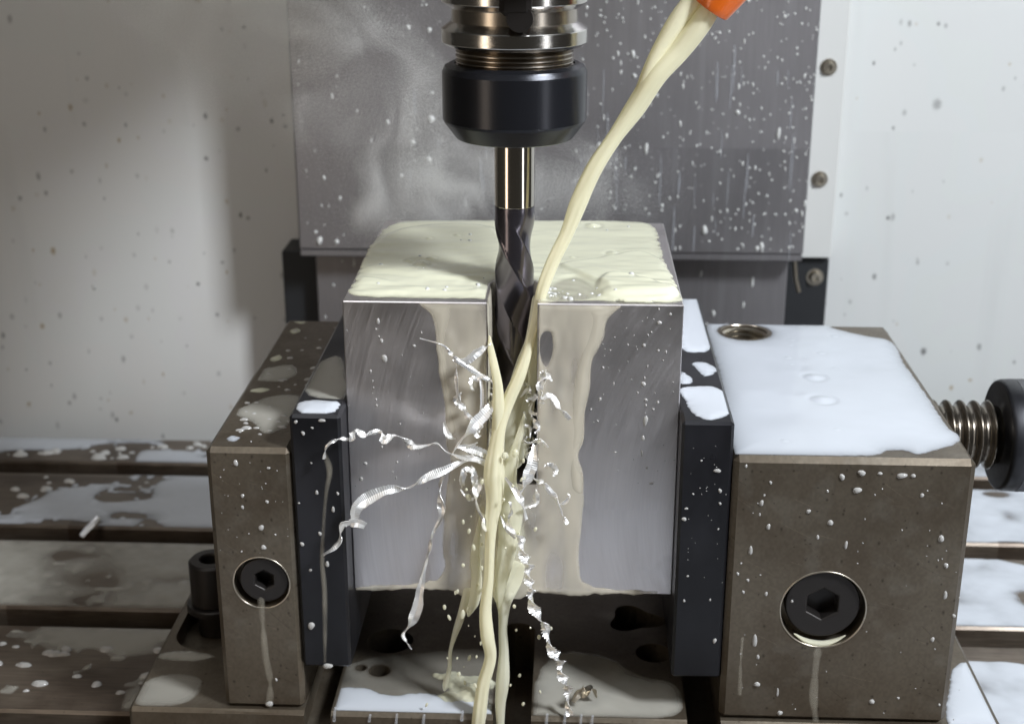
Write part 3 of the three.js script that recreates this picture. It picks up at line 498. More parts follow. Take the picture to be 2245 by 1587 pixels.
  const hf = (x, y, f) => { const t = 1 - Math.min(1, f / 1.2); return Math.max(0.02, 0.2 + 0.5 * (fbm(x * 0.16, y * 0.045, 3, 3) - 0.5)) * Math.sqrt(1 - t * t) + 0.05 * Math.exp(-((f - 1.1) ** 2) * 1.6) + 0.01; };
  solo('coolant_film', pool(FF, -51, 51, -97.5, 0.2, 0.5, hf, front(0), 0.24), M.film, 'thin milky film of coolant running down the front face of the block', 'coolant film');
  const riv = (px, label, h = 0.9, m = M.milk) => { const s = shapeZ(0, px, 6), xs = px.map(([u, v]) => at(u, v, 'z', 0)); solo('coolant_rivulet', pool((x, y) => Math.min(s(x, y) + 0.3 * (noise(x * 0.8, y * 0.3, 4) - 0.5), -y - 0.25), Math.min(...xs.map((p) => p.x)) - 2, Math.max(...xs.map((p) => p.x)) + 2, Math.min(...xs.map((p) => p.y)) - 2, 0.5, 0.4, (x, y, f) => h * (1 - Math.exp(-f / 2.4)) * (0.8 + 0.4 * noise(x * 0.3, y * 0.1, 2)), front(0.1), 0.22), m, label, 'coolant rivulet'); };
  riv([[1366, 664], [1334, 700], [1323, 745], [1299, 795], [1294, 850], [1284, 900], [1281, 960], [1268, 1003], [1280, 1045], [1276, 1085], [1256, 1080], [1246, 1000], [1252, 900], [1262, 820], [1278, 760], [1290, 710], [1285, 664]], 'thick coolant rivulet right of the slot on the front of the block', 0.55, M.film);
  riv([[918, 664], [946, 692], [957, 740], [963, 810], [976, 890], [984, 955], [1000, 950], [992, 880], [980, 800], [976, 740], [990, 690], [985, 664]], 'thick coolant rivulet left of the slot on the front of the block', 0.4, M.film);
  // coolant inside the slot
  const inner = [strand([[6.6, 0.2, -9, 0.8, 2], [6.2, -8, -8, 1.5, 2.5], [5.4, -16, -6, 2.0, 2.5], [5.9, -26, -6, 1.3, 2], [4.6, -36, -5, 2.0, 2], [3.2, -46, -4, 2.2, 2], [1.5, -54, -3, 0.4]], 70, 24, 0.4)];
  solo('coolant_in_slot', mergeGeometries(inner), M.soft, 'swirling coolant running down inside the slot on the right of the cutter', 'coolant');
  const lp = pool((a, y) => Math.min(-0.2 - y, y - SB - 0.4, 33 - a, a) + 3 * (fbm(a * 0.12, y * 0.05, 5, 3) - 0.33), 0, 34, SB, 0, 0.5, (a, y, f) => (0.4 + 0.7 * fbm(a * 0.2, y * 0.07, 2, 3)) * (1 - Math.exp(-f / 1.2)), (a, y, h) => {   // along the left wall, then round the end of the slot
    if (a < 18) return V(SLOT[0] + h, y, -0.6 - a); const t = Math.PI - (a - 18) / 7.3; return V(-0.1 + Math.cos(t) * (7.4 - h), y, SZB - Math.sin(t) * (7.4 - h)); }, 0.3);
  solo('coolant_film', lp, M.film, 'milky coolant film lining the inner walls of the slot behind the cutter', 'coolant film');
  const q = (x, y, a, b) => { const p = at(700 + x / 2.334, 640 + y / 2.334, 'z', 0); return [p.x, p.y, a / 20, b / 20]; };
  const L = [[300, 150, 12, 17], [290, 190, 7, 7], [305, 228, 6, 7], [318, 250, 10, 15], [333, 340, 17, 26], [485, 275, 10, 10], [262, 405, 8, 9], [272, 455, 5, 6], [277, 490, 5, 6], [290, 550, 6, 7], [293, 580, 6, 9], [235, 877, 12, 13], [213, 957, 15, 14], [320, 793, 8, 9], [413, 675, 6, 7], [398, 870, 6, 10], [522, 208, 6, 8], [375, 920, 4, 8], [392, 950, 5, 13],
    [1740, 158, 14, 13], [1662, 273, 10, 12], [1735, 300, 8, 9], [1775, 308, 7, 9], [1700, 205, 6, 6], [1683, 220, 6, 7], [1797, 115, 10, 8], [1738, 88, 7, 8], [1453, 387, 8, 9], [1660, 472, 16, 15], [1665, 440, 7, 8], [1672, 552, 10, 11], [1672, 580, 7, 8], [1733, 565, 8, 12], [1710, 600, 7, 9], [1670, 660, 14, 34], [1657, 748, 9, 20], [1652, 825, 6, 20], [1437, 548, 9, 13], [1630, 515, 6, 7], [1580, 270, 6, 6], [1490, 298, 5, 5], [1512, 232, 5, 5], [1515, 820, 8, 6], [1390, 600, 8, 7], [1700, 980, 16, 7], [1677, 900, 8, 8], [1680, 380, 5, 9], [1760, 350, 5, 4], [1507, 470, 5, 12], [1425, 660, 6, 6]];
  for (let i = 0; i < 60; i++) L.push(rnd() < 0.55 ? [rr(1400, 1830), rr(80, 1000), 3, rr(3, 5)] : [rr(140, 560), rr(80, 1400), 3, rr(3, 5)]);
  solo('coolant_droplets', drops(L.map((d) => q(...d)), front(0)), M.bead, 'beads of coolant on the front face of the aluminium block', 'droplets', null, 'stuff');
}

// ---------------------------------------------------------------- coolant on the vise
const clampTo = (f, x0, x1, z0, z1) => (x, z) => Math.min(f(x, z), x - x0, x1 - x, z - z0, z1 - z);
{
  const jawOut = shapeY(JY, [[1560, 706], [1700, 706], [1800, 711], [1835, 722], [1900, 737], [1950, 747], [1985, 800], [2028, 860], [2062, 912], [2080, 938], [2106, 958], [2096, 974], [2060, 985], [2012, 997], [1985, 989], [1945, 989], [1925, 998], [1800, 1000], [1700, 999], [1600, 1004], [1590, 930], [1580, 830], [1560, 760]]);
  const ring = [[1785, 832, 4.2], [1803, 882, 4.6], [1800, 780, 2], [1830, 742, 2], [1720, 972, 1.6], [1835, 948, 1.6], [1830, 812, 1.4], [1735, 750, 1.8], [1732, 762, 1.6], [1727, 790, 1.8], [1735, 803, 1.5]].map(([u, v, r]) => [at(u, v, 'y', JY), r]);
  const F = (x, z) => Math.min(jawOut(x, z) + 0.5 * (noise(x * 0.9, z * 0.9, 8) - 0.5), x - 65.9, 135.4 - x, 10.2 - z, z + 113.4, Math.hypot(x - 81.8, z + 104.2) - 9.6 - 0.4 * noise(x, z));
  const H = (x, z, f) => { let h = 0.16 * Math.sqrt(1 - (1 - Math.min(1, f / 0.8)) ** 2) + 0.75 * (1 - Math.exp(-f / 4)) + 0.5 * (fbm(x * 0.05, z * 0.06, 2, 3) - 0.5) * sst(0, 8, f); for (const [p, r] of ring) { const d = Math.hypot(x - p.x, z - p.z) / r; if (d < 2) h += 0.07 * r * (Math.exp(-d * d * 4) - 0.6 * Math.exp(-((d - 0.9) ** 2) * 20)); } return Math.max(0.05, h); };
  solo('coolant_pool', pool(F, 65, 136.5, -114, 12, 0.55, H, flat(JY), 0.34), M.pale, 'bluish white coolant pool flooding the top of the right vise jaw', 'coolant pool');
  const small = (y, px, label, m = M.pale, h = 0.8, lim = [-200, 200, -200, 11]) => { const s = shapeY(y, px), ps = px.map(([u, v]) => at(u, v, 'y', y)), F2 = clampTo((x, z) => s(x, z) + 0.7 * (noise(x * 0.8, z * 0.8, 5) - 0.5), ...lim); return solo('coolant_puddle', pool(F2, Math.min(...ps.map((p) => p.x)) - 3, Math.max(...ps.map((p) => p.x)) + 3, Math.min(...ps.map((p) => p.z)) - 4, Math.max(...ps.map((p) => p.z)) + 4, 0.4, (a, b, f) => h * (0.15 * Math.min(1, f / 0.4) + 0.75 * (1 - Math.exp(-f / 1.8))), flat(y), m === M.thin ? 0.3 : 0.16), m, label, 'coolant puddle'); };
  const RP = [50.9, 64.4, -111, 9.8], LP = [-64.4, -50.9, -111, 10.8], RY = PY - 0.6;
  small(RY, [[1495, 655], [1530, 655], [1540, 690], [1548, 722], [1558, 758], [1545, 772], [1500, 770]], 'white puddle at the far end of the right black jaw plate', M.pale, 0.8, RP);
  small(RY, [[1518, 795], [1550, 796], [1572, 812], [1560, 822], [1545, 826], [1532, 815]], 'small white puddle halfway along the right black jaw plate', M.pale, 0.6, RP);
  small(RY, [[1492, 852], [1560, 848], [1592, 862], [1602, 905], [1582, 916], [1556, 922], [1520, 908], [1503, 880]], 'white puddle at the near end of the right black jaw plate', M.pale, 0.9, RP);
  small(RY, [[1495, 815], [1508, 822], [1520, 835], [1510, 842], [1494, 842]], 'white puddle beside the block on the right jaw plate, between two larger ones', M.pale, 0.6, RP);
  small(PY, [[650, 888], [672, 880], [742, 883], [738, 900], [716, 908], [664, 908]], 'rounded white puddle at the near end of the left black jaw plate', M.pale, 1.3, LP);
  small(PY, [[690, 800], [740, 780], [760, 830], [757, 874], [690, 872], [668, 858]], 'dim thin puddle on the left black jaw plate beside the block', M.thin, 0.4, LP);
  const LJ = [-88, -66, -110, 10];
  const lj = (px, label, m = M.thin) => small(JY, px, label, m, 0.4, LJ);
  lj([[512, 906], [560, 880], [610, 866], [655, 868], [655, 905], [610, 945], [585, 952], [550, 925]], 'largest thin puddle on top of the left jaw, near its front');
  lj([[555, 830], [580, 808], [640, 800], [650, 822], [610, 838]], 'thin puddle halfway along the top of the left jaw'); lj([[640, 700], [655, 697], [672, 702], [664, 710], [648, 708]], 'milky spot at the far end of the left jaw', M.milk);
  lj([[634, 726], [650, 720], [658, 726], [644, 733]], 'milky spot second from the far end of the left jaw', M.milk); lj([[590, 786], [612, 778], [618, 788], [600, 794]], 'milky spot at the left edge of the left jaw, halfway along', M.milk);
  lj([[495, 962], [508, 955], [525, 960], [512, 968]], 'white spot at the front corner of the left jaw', M.pale); lj([[545, 856], [575, 850], [592, 855], [565, 862]], 'narrow milky streak across the left jaw', M.milk);
  const tiny = []; for (let i = 0; i < 46; i++) { const r = rr(0.3, 1.0); tiny.push([rr(-87, -67), rr(-108, 8), r * rr(1, 1.8), r]); } solo('coolant_droplets', drops(tiny, flat(JY)), M.bead, 'scattered thin drops on top of the left jaw', 'droplets', null, 'stuff');
  // beads on the front faces
  const fz = (list, z) => list.map(([u, v, a, b]) => { const p = at(u, v, 'z', z); return [p.x, p.y, a / 8.6, b / 8.6]; });
  const right = [[1847, 1046, 7, 9], [1890, 1037, 10, 8], [1880, 1075, 11, 9], [1978, 1043, 13, 8], [2003, 1043, 6, 6], [1930, 1038, 6, 5], [1815, 1077, 4, 4], [1670, 1103, 6, 8], [1773, 1121, 6, 6], [1821, 1146, 7, 9], [1793, 1178, 5, 6], [1855, 1195, 5, 11], [1646, 1207, 6, 12], [1676, 1086, 3, 4], [2022, 1086, 5, 7], [2064, 1181, 9, 9], [2075, 1240, 6, 8], [1690, 1058, 4, 5], [1636, 1022, 4, 5], [1685, 1155, 6, 8], [1666, 1128, 3, 4], [1680, 1302, 5, 6], [1630, 1298, 4, 5], [1660, 1500, 8, 8], [1710, 1563, 7, 8], [1912, 1538, 7, 8], [1970, 1530, 4, 4], [2060, 1545, 4, 4], [1618, 1258, 4, 5], [1655, 1405, 6, 22], [1662, 1440, 4, 8], [1705, 1518, 4, 12], [2045, 1402, 6, 7], [2073, 1305, 5, 14], [2092, 1350, 6, 5], [1737, 1318, 4, 4], [1625, 1235, 3, 3], [1640, 1272, 4, 5]];
  for (let i = 0; i < 46; i++) right.push([rr(1620, 2110), rr(1030, 1580), rr(1, 2.4), rr(1, 3)]);
  solo('coolant_droplets', drops(fz(right.filter(([u, v]) => Math.hypot(u - 1805, v - 1337) > 102 || u === 1737), ZF), front(ZF)), M.bead, 'beads of coolant on the front of the large right jaw', 'droplets', null, 'stuff');
  const left = [[572, 1157, 8, 8], [577, 1200, 7, 8], [590, 1543, 12, 8], [531, 1087, 5, 6], [585, 1100, 5, 5], [516, 1015, 6, 10], [588, 1026, 5, 4], [531, 1112, 4, 6], [490, 1030, 2, 2], [483, 1046, 2, 2], [582, 1060, 2, 2], [603, 1172, 3, 3], [529, 1209, 3, 3], [605, 1490, 4, 5], [545, 1170, 2, 2]];
  for (let i = 0; i < 20; i++) left.push([rr(480, 640), rr(1010, 1220), rr(0.8, 1.8), rr(0.8, 2)]);
  solo('coolant_droplets', drops(fz(left, ZF), front(ZF)), M.bead, 'few beads of coolant on the front of the left jaw', 'droplets', null, 'stuff');
  const pl = [[648, 925, 5, 5], [684, 938, 4, 3], [664, 950, 5, 6], [705, 922, 9, 5], [694, 1080, 5, 6], [730, 1117, 5, 8], [701, 1170, 5, 6], [662, 1193, 6, 6], [717, 1237, 6, 8], [680, 1250, 4, 5], [682, 1372, 9, 12], [718, 1460, 13, 9], [655, 1103, 3, 3], [682, 1015, 3, 3], [740, 1082, 4, 5]];
  solo('coolant_droplets', drops(fz(pl, ZF), front(ZF)), M.bead, 'beads of coolant on the front of the left black jaw plate', 'droplets', null, 'stuff');
  const pr = [[1573, 1032, 9, 6], [1579, 1076, 5, 6], [1520, 1083, 3, 3], [1500, 1138, 6, 6], [1579, 1104, 4, 4], [1567, 1405, 5, 8], [1508, 1263, 4, 3], [1500, 1317, 4, 4], [1557, 1315, 3, 4], [1538, 1010, 3, 3], [1575, 1160, 3, 3], [1505, 1115, 6, 3]]; for (let i = 0; i < 26; i++) pr.push([rr(1500, 1595), rr(945, 1300), rr(0.8, 1.6), rr(0.8, 1.8)]);
  solo('coolant_droplets', drops(fz(pr, ZF - 1), front(ZF - 1)), M.bead, 'beads of coolant on the front of the right black jaw plate', 'droplets', null, 'stuff');
  const run = (pts, w, z, m, label) => {
    const c = new THREE.CatmullRomCurve3(pts.map(([u, v]) => at(u, v, 'z', z))).getPoints(200), F4 = (x, y) => { let d = 1e9, q = 0; c.forEach((p, i) => { const e = Math.hypot(x - p.x, (y - p.y) * 0.8); if (e < d) { d = e; q = i; } }); return w / 8 * (0.55 + 0.75 * noise(q * 0.045, w, 3)) - d; };
    solo('drip_run', pool(F4, Math.min(...c.map((p) => p.x)) - 2, Math.max(...c.map((p) => p.x)) + 2, c[200].y - 2, c[0].y + 2, 0.3, (x, y, f) => 0.16 * (1 - Math.exp(-f / 0.5)) * (0.5 + noise(x * 0.5, y * 0.16, 6)), front(z), 0.6), m, label, 'drip run');
  };
  run([[572, 1318], [575, 1360], [578, 1400], [582, 1440], [590, 1480], [592, 1510], [590, 1545]], 8, ZF, M.film, 'milky run below the screw of the left jaw'); run([[712, 995], [722, 1030], [715, 1080], [709, 1150], [706, 1230], [711, 1290], [712, 1360], [712, 1450]], 7, ZF, M.film, 'long faint run down the left black jaw plate');
  run([[1795, 1418], [1790, 1450], [1786, 1490], [1784, 1530], [1790, 1590]], 10, ZF, M.film, 'milky run below the big screw of the right jaw'); run([[1628, 1400], [1624, 1450], [1622, 1520]], 6, ZF, M.film, 'faint run at the lower left of the right jaw');
  const mcx = at(1805, 1337, 'z', ZF); solo('coolant_puddle', strand([[mcx.x - 8, mcx.y - 9.4, ZF - 1.8, 0.2], [mcx.x - 4, mcx.y - 11.6, ZF - 1.4, 0.7, 1.2], [mcx.x + 1, mcx.y - 12.2, ZF - 1.0, 0.9, 1.2], [mcx.x + 5, mcx.y - 11.2, ZF - 1.4, 0.5, 1], [mcx.x + 8, mcx.y - 9.6, ZF - 1.8, 0.2]], 40, 14, 0.15), M.soft, 'milky coolant caught under the big screw head of the right jaw', 'coolant puddle');
  // floor of the vise
  const holes = [[-43.6, -30, 8.4], [-44.6, -11, 3.8], [-51, -12.5, 2], [38, -48, 6.8], [46, -46, 6.6], [41, -53, 6], [47, -26, 6.6], [0.5, -38, 6.6]];
  const fl = shapeY(BY, [[745, 1475], [800, 1445], [930, 1430], [1060, 1425], [1075, 1470], [1074, 1572], [960, 1570], [835, 1560], [728, 1548]]), flr = shapeY(BY, [[1180, 1480], [1230, 1430], [1330, 1440], [1400, 1480], [1480, 1500], [1496, 1560], [1400, 1580], [1280, 1580], [1176, 1580]]);
  const cut = (F3) => (x, z) => { let d = F3(x, z) + 1.6 * (fbm(x * 0.35, z * 0.35, 4, 3) - 0.5); for (const [hx, hz, r] of holes) d = Math.min(d, Math.hypot(x - hx, z - hz) - r); return Math.min(d, x + 56.2, 54.8 - x, 12.6 - z, z > -38 ? Math.max(-6 - x, x - 7) : 9); };
  solo('coolant_puddle', pool(cut(fl), -58, 0, -60, 14, 0.5, (x, z, f) => (0.025 + 0.3 * sst(5, 13, z + 7 * (noise(x * 0.2, z * 0.2, 3) - 0.4)) + 0.05 * fbm(x * 0.1, z * 0.1)) * (1 - Math.exp(-f / 1.2)), flat(BY), 0.2), M.thin, 'murky grey puddle on the vise floor under the left half of the block', 'coolant puddle');
  solo('coolant_puddle', pool(cut(flr), 0, 58, -60, 14, 0.5, (x, z, f) => (0.1 + 0.2 * fbm(x * 0.08, z * 0.08)) * (1 - Math.exp(-f / 2)), flat(BY), 0.2), M.thin, 'thin brownish puddle on the vise floor right of the falling jet', 'coolant puddle');
  small(BY, [[736, 1512], [800, 1508], [850, 1524], [930, 1519], [1000, 1530], [1060, 1526], [1074, 1574], [960, 1574], [835, 1566], [726, 1552]], 'white puddle along the front edge of the vise floor, left of the falling jet', M.pale, 0.5, [-56, -6, -60, 12.6]);
  small(BY, [[300, 1545], [310, 1500], [345, 1482], [400, 1478], [440, 1490], [436, 1520], [400, 1543], [350, 1548]], 'rounded grey puddle on the front left flange of the vise', M.thin, 0.22, [-121, -91, -60, 12.6]);
  small(BY, [[335, 1440], [375, 1428], [440, 1430], [470, 1440], [430, 1450], [370, 1448]], 'narrow puddle behind the front left flange spot, beside the hold down screw', M.thin, 0.5, [-121, -91, -60, 12]);
  small(BY, [[2095, 1460], [2120, 1452], [2150, 1480], [2190, 1560], [2200, 1600], [2090, 1600], [2082, 1500]], 'pale puddle on the right flange of the vise', M.pale, 0.8, [136.5, 152, -60, 12.6]);
  const drip = []; for (const [u, v, l] of [[735, 1552, 30], [812, 1568, 14], [870, 1566, 40], [930, 1568, 24], [1015, 1560, 20], [1040, 1560, 26], [1200, 1566, 30], [1240, 1566, 24], [1275, 1568, 28], [1300, 1570, 18]]) drip.push(strand([P(u, v - 3, 14.3, 3), P(u - 2, v + l * 0.5, 14.6, 3.4), P(u - 3, v + l, 14.4, 4)], 24, 10, 0.2));
  solo('coolant_drips', mergeGeometries(drip), M.dim, 'thin drips over the front edge of the vise base', 'drips', null, 'stuff');
}

// ---------------------------------------------------------------- coolant on the table
{
  const rails = [[-245, -217.5, 'back'], [-202.5, -149], [-134, -79.5], [-64.5, -10.5], [4.5, 58.5], [73.5, 127.5], [142.5, 179]];
  const names = ['back strip', 'second strip', 'third strip', 'fourth strip', 'fifth strip'];
  rails.forEach(([z0, z1], k) => {
    if (k > 4) { const A = (x, z) => Math.min((fbm(x * 0.03 + 5 * k, z * 0.05, 3, 4) - 0.3) * 26, x + 300, 330 - x, z - z0, z1 - z); solo('coolant_puddle', pool(A, -300, 330, z0 - 0.5, z1 + 0.5, 1.2, meniscus(0.7, 1.6), flat(TY)), M.pale, k === 5 ? 'white puddle on the table strip next in front of the vise' : 'white puddle on the very front strip of the table', 'coolant puddle'); return; }
    const F = (x, z) => Math.min((fbm(x * 0.034 + 3.1 * k, z * 0.05 + k * 7, 2 + k, 2) - (k === 1 ? mix(0.62, 0.38, sst(-255, -150, x)) : [0.47, 0, 0.36, 0.47, 0.5][k]) ) * 26 + 3.2 * Math.max(0, noise(x * 0.28, z * 0.3, 6 + k) - 0.62) * 4, x + 350, -70 - x, z - z0, z1 - z, k > 1 ? -124 - x : 99);
    pieces(pool(F, -352, -70, z0 - 0.5, z1 + 0.5, 0.8, (x, z, f) => { const t = 1 - Math.min(1, Math.max(0, f) / 1.6); return 0.1 + 0.62 * (1 - Math.exp(-Math.max(0, f) / 2.2)) + 0.15 * (fbm(x * 0.2, z * 0.2, 3, 3) - 0.4) * (k === 2 ? 3 : 1) * clamp(f / 2); }, flat(TY), k < 2 ? 0.22 : 0.8)).slice(0, 8).forEach((g, i) => solo('coolant_puddle', g, k < 2 ? M.pale : M.thin, `${SIZE[i]} milky puddle on the ${names[k]} of the table left of the vise`, 'coolant puddle'));
    const G = (x, z) => Math.min((fbm(x * 0.03 + 5 * k, z * 0.05 + k * 3, 12 + k, 2) - 0.4) * 26, x - 110, 330 - x, z - z0, z1 - z, k > 1 ? x - 154.5 : 99);
    pieces(pool(G, 110, 330, z0 - 0.5, z1 + 0.5, 0.9, (x, z, f) => { const t = 1 - Math.min(1, Math.max(0, f) / 1.6); return Math.max(0.05, 0.55 * Math.sqrt(1 - t * t) + 1.3 * (fbm(x * 0.07, z * 0.08, 6, 4) - 0.5)); }, flat(TY), 0.28)).slice(0, 8).forEach((g, i) => solo('coolant_puddle', g, M.pale, `${SIZE[i]} bright white puddle on the ${names[k]} of the table right of the vise`, 'coolant puddle'));
    if (k < 2) { const list = []; for (let i = 0; i < 90; i++) { const r = rr(0.6, 2.2), x = rr(-300, -120), z = rr(z0 + 3, z1 - 3); if (F(x, z) < -r * 1.2) list.push([x, z, r * rr(1.1, 1.8), r]); } solo('coolant_droplets', drops(list, flat(TY)), M.dropM, `round white drops between the puddles on the ${names[k]} of the table, left side`, 'droplets', null, 'stuff'); }
    if (k === 3) { const list = []; for (let i = 0; i < 40; i++) { const r = rr(0.6, 2.0), x = rr(-260, -125), z = rr(z0 + 3, z1 - 3); list.push([x, z, r * rr(1.1, 1.8), r]); } solo('coolant_droplets', drops(list, flat(TY)), M.bead, `dull drops on the ${names[k]} of the table, left side`, 'droplets', null, 'stuff'); }
  });
}

// ---------------------------------------------------------------- metal chips
{
  const G = 'curled aluminium chips flying off the cutter', cp = (list) => list.map(([u, v, z]) => { const p = at(u, v, 'z', z); return [p.x, p.y, p.z]; });
  const swarf = (px, w, turns, label, o = {}) => solo('metal_chip', chip(cp(px), w.map((x) => x / 12.8), turns, o.ph ?? 0, (o.saw ?? 0.14) * 1.7, o.th ?? 0.16, o.curl ?? 0), M.chip, label, 'metal chip', G);
  swarf([[920, 741, 7], [974, 758, 7], [996, 784, 6], [1030, 807, 5], [1073, 835, 4], [1085, 843, 3]], [3, 5, 9, 10, 8, 6], 1.2, 'thin straight chip pointing up and left, topmost of those on the block', { ph: 0.2 });
  swarf([[993, 790, 4], [1021, 790, 5], [1045, 772, 5], [1064, 762, 4], [1077, 755, 2]], [8, 16, 18, 10, 5], 0.7, 'short folded chip at the upper left of the slot');
  swarf([[1001, 800, 4], [1001, 830, 5], [1004, 867, 6], [1017, 901, 7], [1031, 921, 7]], [4, 8, 5, 9, 13], 1.1, 'thin hanging chip left of the slot that ends in a flat tip');
  swarf([[1051, 815, 4], [1057, 863, 5], [1054, 910, 5]], [4, 7, 6], 0.7, 'thin bent chip just left of the slot edge');
  swarf([[1088, 880, 3], [1056, 914, 6], [1026, 944, 8], [1004, 970, 8], [990, 998, 7]], [14, 22, 24, 18, 4], 0.35, 'broad ribbed chip leaning left from the slot', { ph: 0.3, saw: 0.08 });
  swarf([[711, 1006, 16], [717, 978, 16], [743, 961, 15], [769, 959, 14], [781, 946, 13], [799, 957, 13], [829, 946, 12], [841, 963, 12], [867, 957, 11], [906, 976, 10], [940, 974, 9], [957, 970, 9], [978, 989, 8], [1010, 1000, 6], [1060, 1012, 4]], [8, 5, 7, 15, 9, 17, 8, 15, 12, 17, 9, 17, 9, 15, 12], 2.6, 'long wavy chip reaching left over the black jaw plate', { ph: 0.4 });
  swarf([[1070, 1020, 4], [1034, 1010, 6], [996, 1021, 8], [957, 1038, 10], [923, 1053, 11], [893, 1068, 12], [850, 1073, 13], [807, 1092, 14], [781, 1111, 15], [773, 1140, 15], [751, 1148, 16], [745, 1167, 16], [741, 1188, 17], [709, 1214, 18]], [7, 9, 12, 17, 13, 12, 17, 24, 23, 15, 19, 12, 15, 18], 1.0, 'longest ribbed chip, curving down and left to the jaw plate', { ph: 0.15, saw: 0.07 });
  swarf([[768, 1146, 15], [784, 1146, 16], [800, 1152, 15]], [15, 16, 13], 0.3, 'stubby chip end on the bend of the longest chip');
  swarf([[976, 1034, 9], [966, 1064, 9], [968, 1103, 9], [966, 1137, 9], [948, 1171, 9], [940, 1201, 9], [929, 1248, 9], [921, 1295, 9], [915, 1330, 9], [900, 1365, 9], [882, 1390, 9], [890, 1407, 9], [902, 1424, 9]], [4, 10, 17, 9, 6, 12, 8, 15, 21, 21, 9, 6, 3], 1.2, 'long chip hanging down the left half of the block to the vise floor', { ph: 0.2, saw: 0.08 });
  swarf([[1014, 1066, 4], [1013, 1048, 6], [1024, 1032, 7], [1036, 1038, 7], [1040, 1056, 6], [1034, 1072, 5]], [8, 12, 15, 14, 12, 8], 0.5, 'small curl left of the jet, shaped like a hook');
  swarf([[1058, 1048, 5], [1046, 1070, 7], [1042, 1090, 8], [1044, 1112, 9], [1056, 1136, 9], [1069, 1160, 9]], [8, 16, 10, 18, 23, 20], 0.5, 'bright folded chip just left of the jet with a square end', { ph: 0.25, saw: 0.04 });
  swarf([[974, 925, 4], [978, 945, 5], [986, 958, 5], [998, 962, 4]], [4, 10, 12, 4], 0.4, 'small hooked chip on the block above the long wavy chip');
  swarf([[1198, 810, 4], [1193, 834, 5], [1180, 856, 5], [1188, 872, 6], [1206, 870, 7], [1223, 893, 7], [1249, 920, 7]], [6, 12, 20, 14, 14, 15, 9], 0.9, 'forked chip at the upper right of the slot');
  swarf([[1172, 975, 5], [1165, 1020, 8], [1151, 1056, 9], [1136, 1083, 9]], [8, 22, 24, 10], 0.3, 'broad bright chip standing at the right edge of the slot', { ph: 0.2, saw: 0.06 });
  swarf([[1150, 1030, 5], [1172, 1048, 6], [1193, 1062, 7], [1216, 1092, 7], [1226, 1112, 7], [1234, 1132, 6], [1246, 1147, 6]], [6, 12, 10, 13, 9, 6, 10], 1.3, 'crooked chip pointing down and right over the film');
  swarf([[1226, 1106, 6], [1240, 1100, 7], [1250, 1088, 7], [1246, 1082, 6]], [5, 7, 6, 4], 0.7, 'tiny curl at the end of the crooked chip');
  swarf([[1108, 1046, 8], [1131, 1078, 10], [1142, 1100, 10], [1153, 1140, 10]], [5, 11, 16, 9], 0.35, 'short pointed chip right of the jet', { ph: 0.2, saw: 0.05 });
  swarf([[1122, 1100, 7], [1116, 1137, 8], [1128, 1171, 9], [1146, 1197, 10], [1154, 1231, 10], [1163, 1270, 11], [1165, 1305, 11], [1178, 1345, 12], [1197, 1387, 12], [1220, 1438, 13], [1235, 1476, 13], [1244, 1518, 13], [1253, 1568, 14]], [6, 9, 12, 19, 20, 18, 21, 20, 19, 21, 19, 18, 14], 7, 'long tightly twisted chip hanging down right of the jet', { curl: 0.55, saw: 0.22 });
  swarf([[1098, 1130, 7], [1112, 1160, 8], [1130, 1180, 9]], [3, 8, 4], 0.5, 'small dark sliver at the top of the twisted chip');
  solo('metal_chip', chip(cp([[1255, 1538, 10], [1268, 1520, 9], [1284, 1516, 8], [1297, 1512, 6], [1304, 1524, 4]]), [1.0, 1.7, 1.9, 1.8, 1.2], 0.5, 0.3, 0.1), M.bright, 'brown tinged curled chip lying at the bottom, right of the twisted chip', 'metal chip', G);
  swarf([[1000, 978, 5], [1036, 984, 5], [1078, 1000, 4]], [6, 18, 14], 0.25, 'pale flat chip under the broad ribbed chip');
  swarf([[1012, 1000, 4], [1044, 1006, 5], [1080, 1024, 4]], [6, 12, 12], 0.3, 'pale flat chip just above the longest chip');
  const p = at(198, 1168, 'y', TY); solo('metal_chip', chip([[p.x - 2, TY + 1.2, p.z + 6], [p.x, TY + 3, p.z], [p.x + 2.5, TY + 5, p.z - 5]], [1.1, 1.3, 1.1], 0.1, 0.4, 0.05, 0.5), M.chip, 'single straight chip lying on the table far left', 'metal chip');
  const nth = ['topmost', 'second from the top', 'third from the top', 'fourth from the top', 'fifth from the top', 'lowest'];
  for (let i = 0; i < 12; i++) {
    const left = i % 2, u = left ? rr(1015, 1066) : rr(1150, 1196), v = mix(830, 1120, i / 12) + rr(-6, 6), a = left ? rr(2.2, 4.2) : rr(-1.1, 1.1), l = rr(22, 46);
    swarf([0, 1, 2, 3].map((k) => [u + Math.cos(a + k * rr(0.1, 0.5)) * l * k / 3, v + Math.sin(a + k * 0.3) * l * k / 3, 2 + k * rr(1, 2)]), [4, rr(9, 18), rr(7, 14), 4], rr(0.4, 1.1), `small jagged chip on the ${left ? 'left' : 'right'} of the slot, ${nth[i >> 1]} of its six`, { ph: rr(0, 3), saw: 0.3 });
  }
  const nest = (u0, v0, u1, v1, n) => { const gs = []; for (let i = 0; i < n; i++) { const u = rr(u0, u1), v = mix(v0, v1, (i + rnd()) / n), s = rr(8, 16), a = rr(0, 6); gs.push(chip(cp([0, 1, 2, 3].map((k) => [u + s * Math.cos(a + k * 1.5), v + s * 1.2 * Math.sin(a + k * 1.5), rr(-7, 1)])), [0.2, 0.5, 0.55, 0.2], 0.6, a, 0.1)); } return mergeGeometries(gs); };
  solo('chip_tangle', nest(1066, 850, 1082, 1010, 9), M.chip, 'tangle of small chips packed along the left wall of the slot', 'metal chips', null, 'stuff');
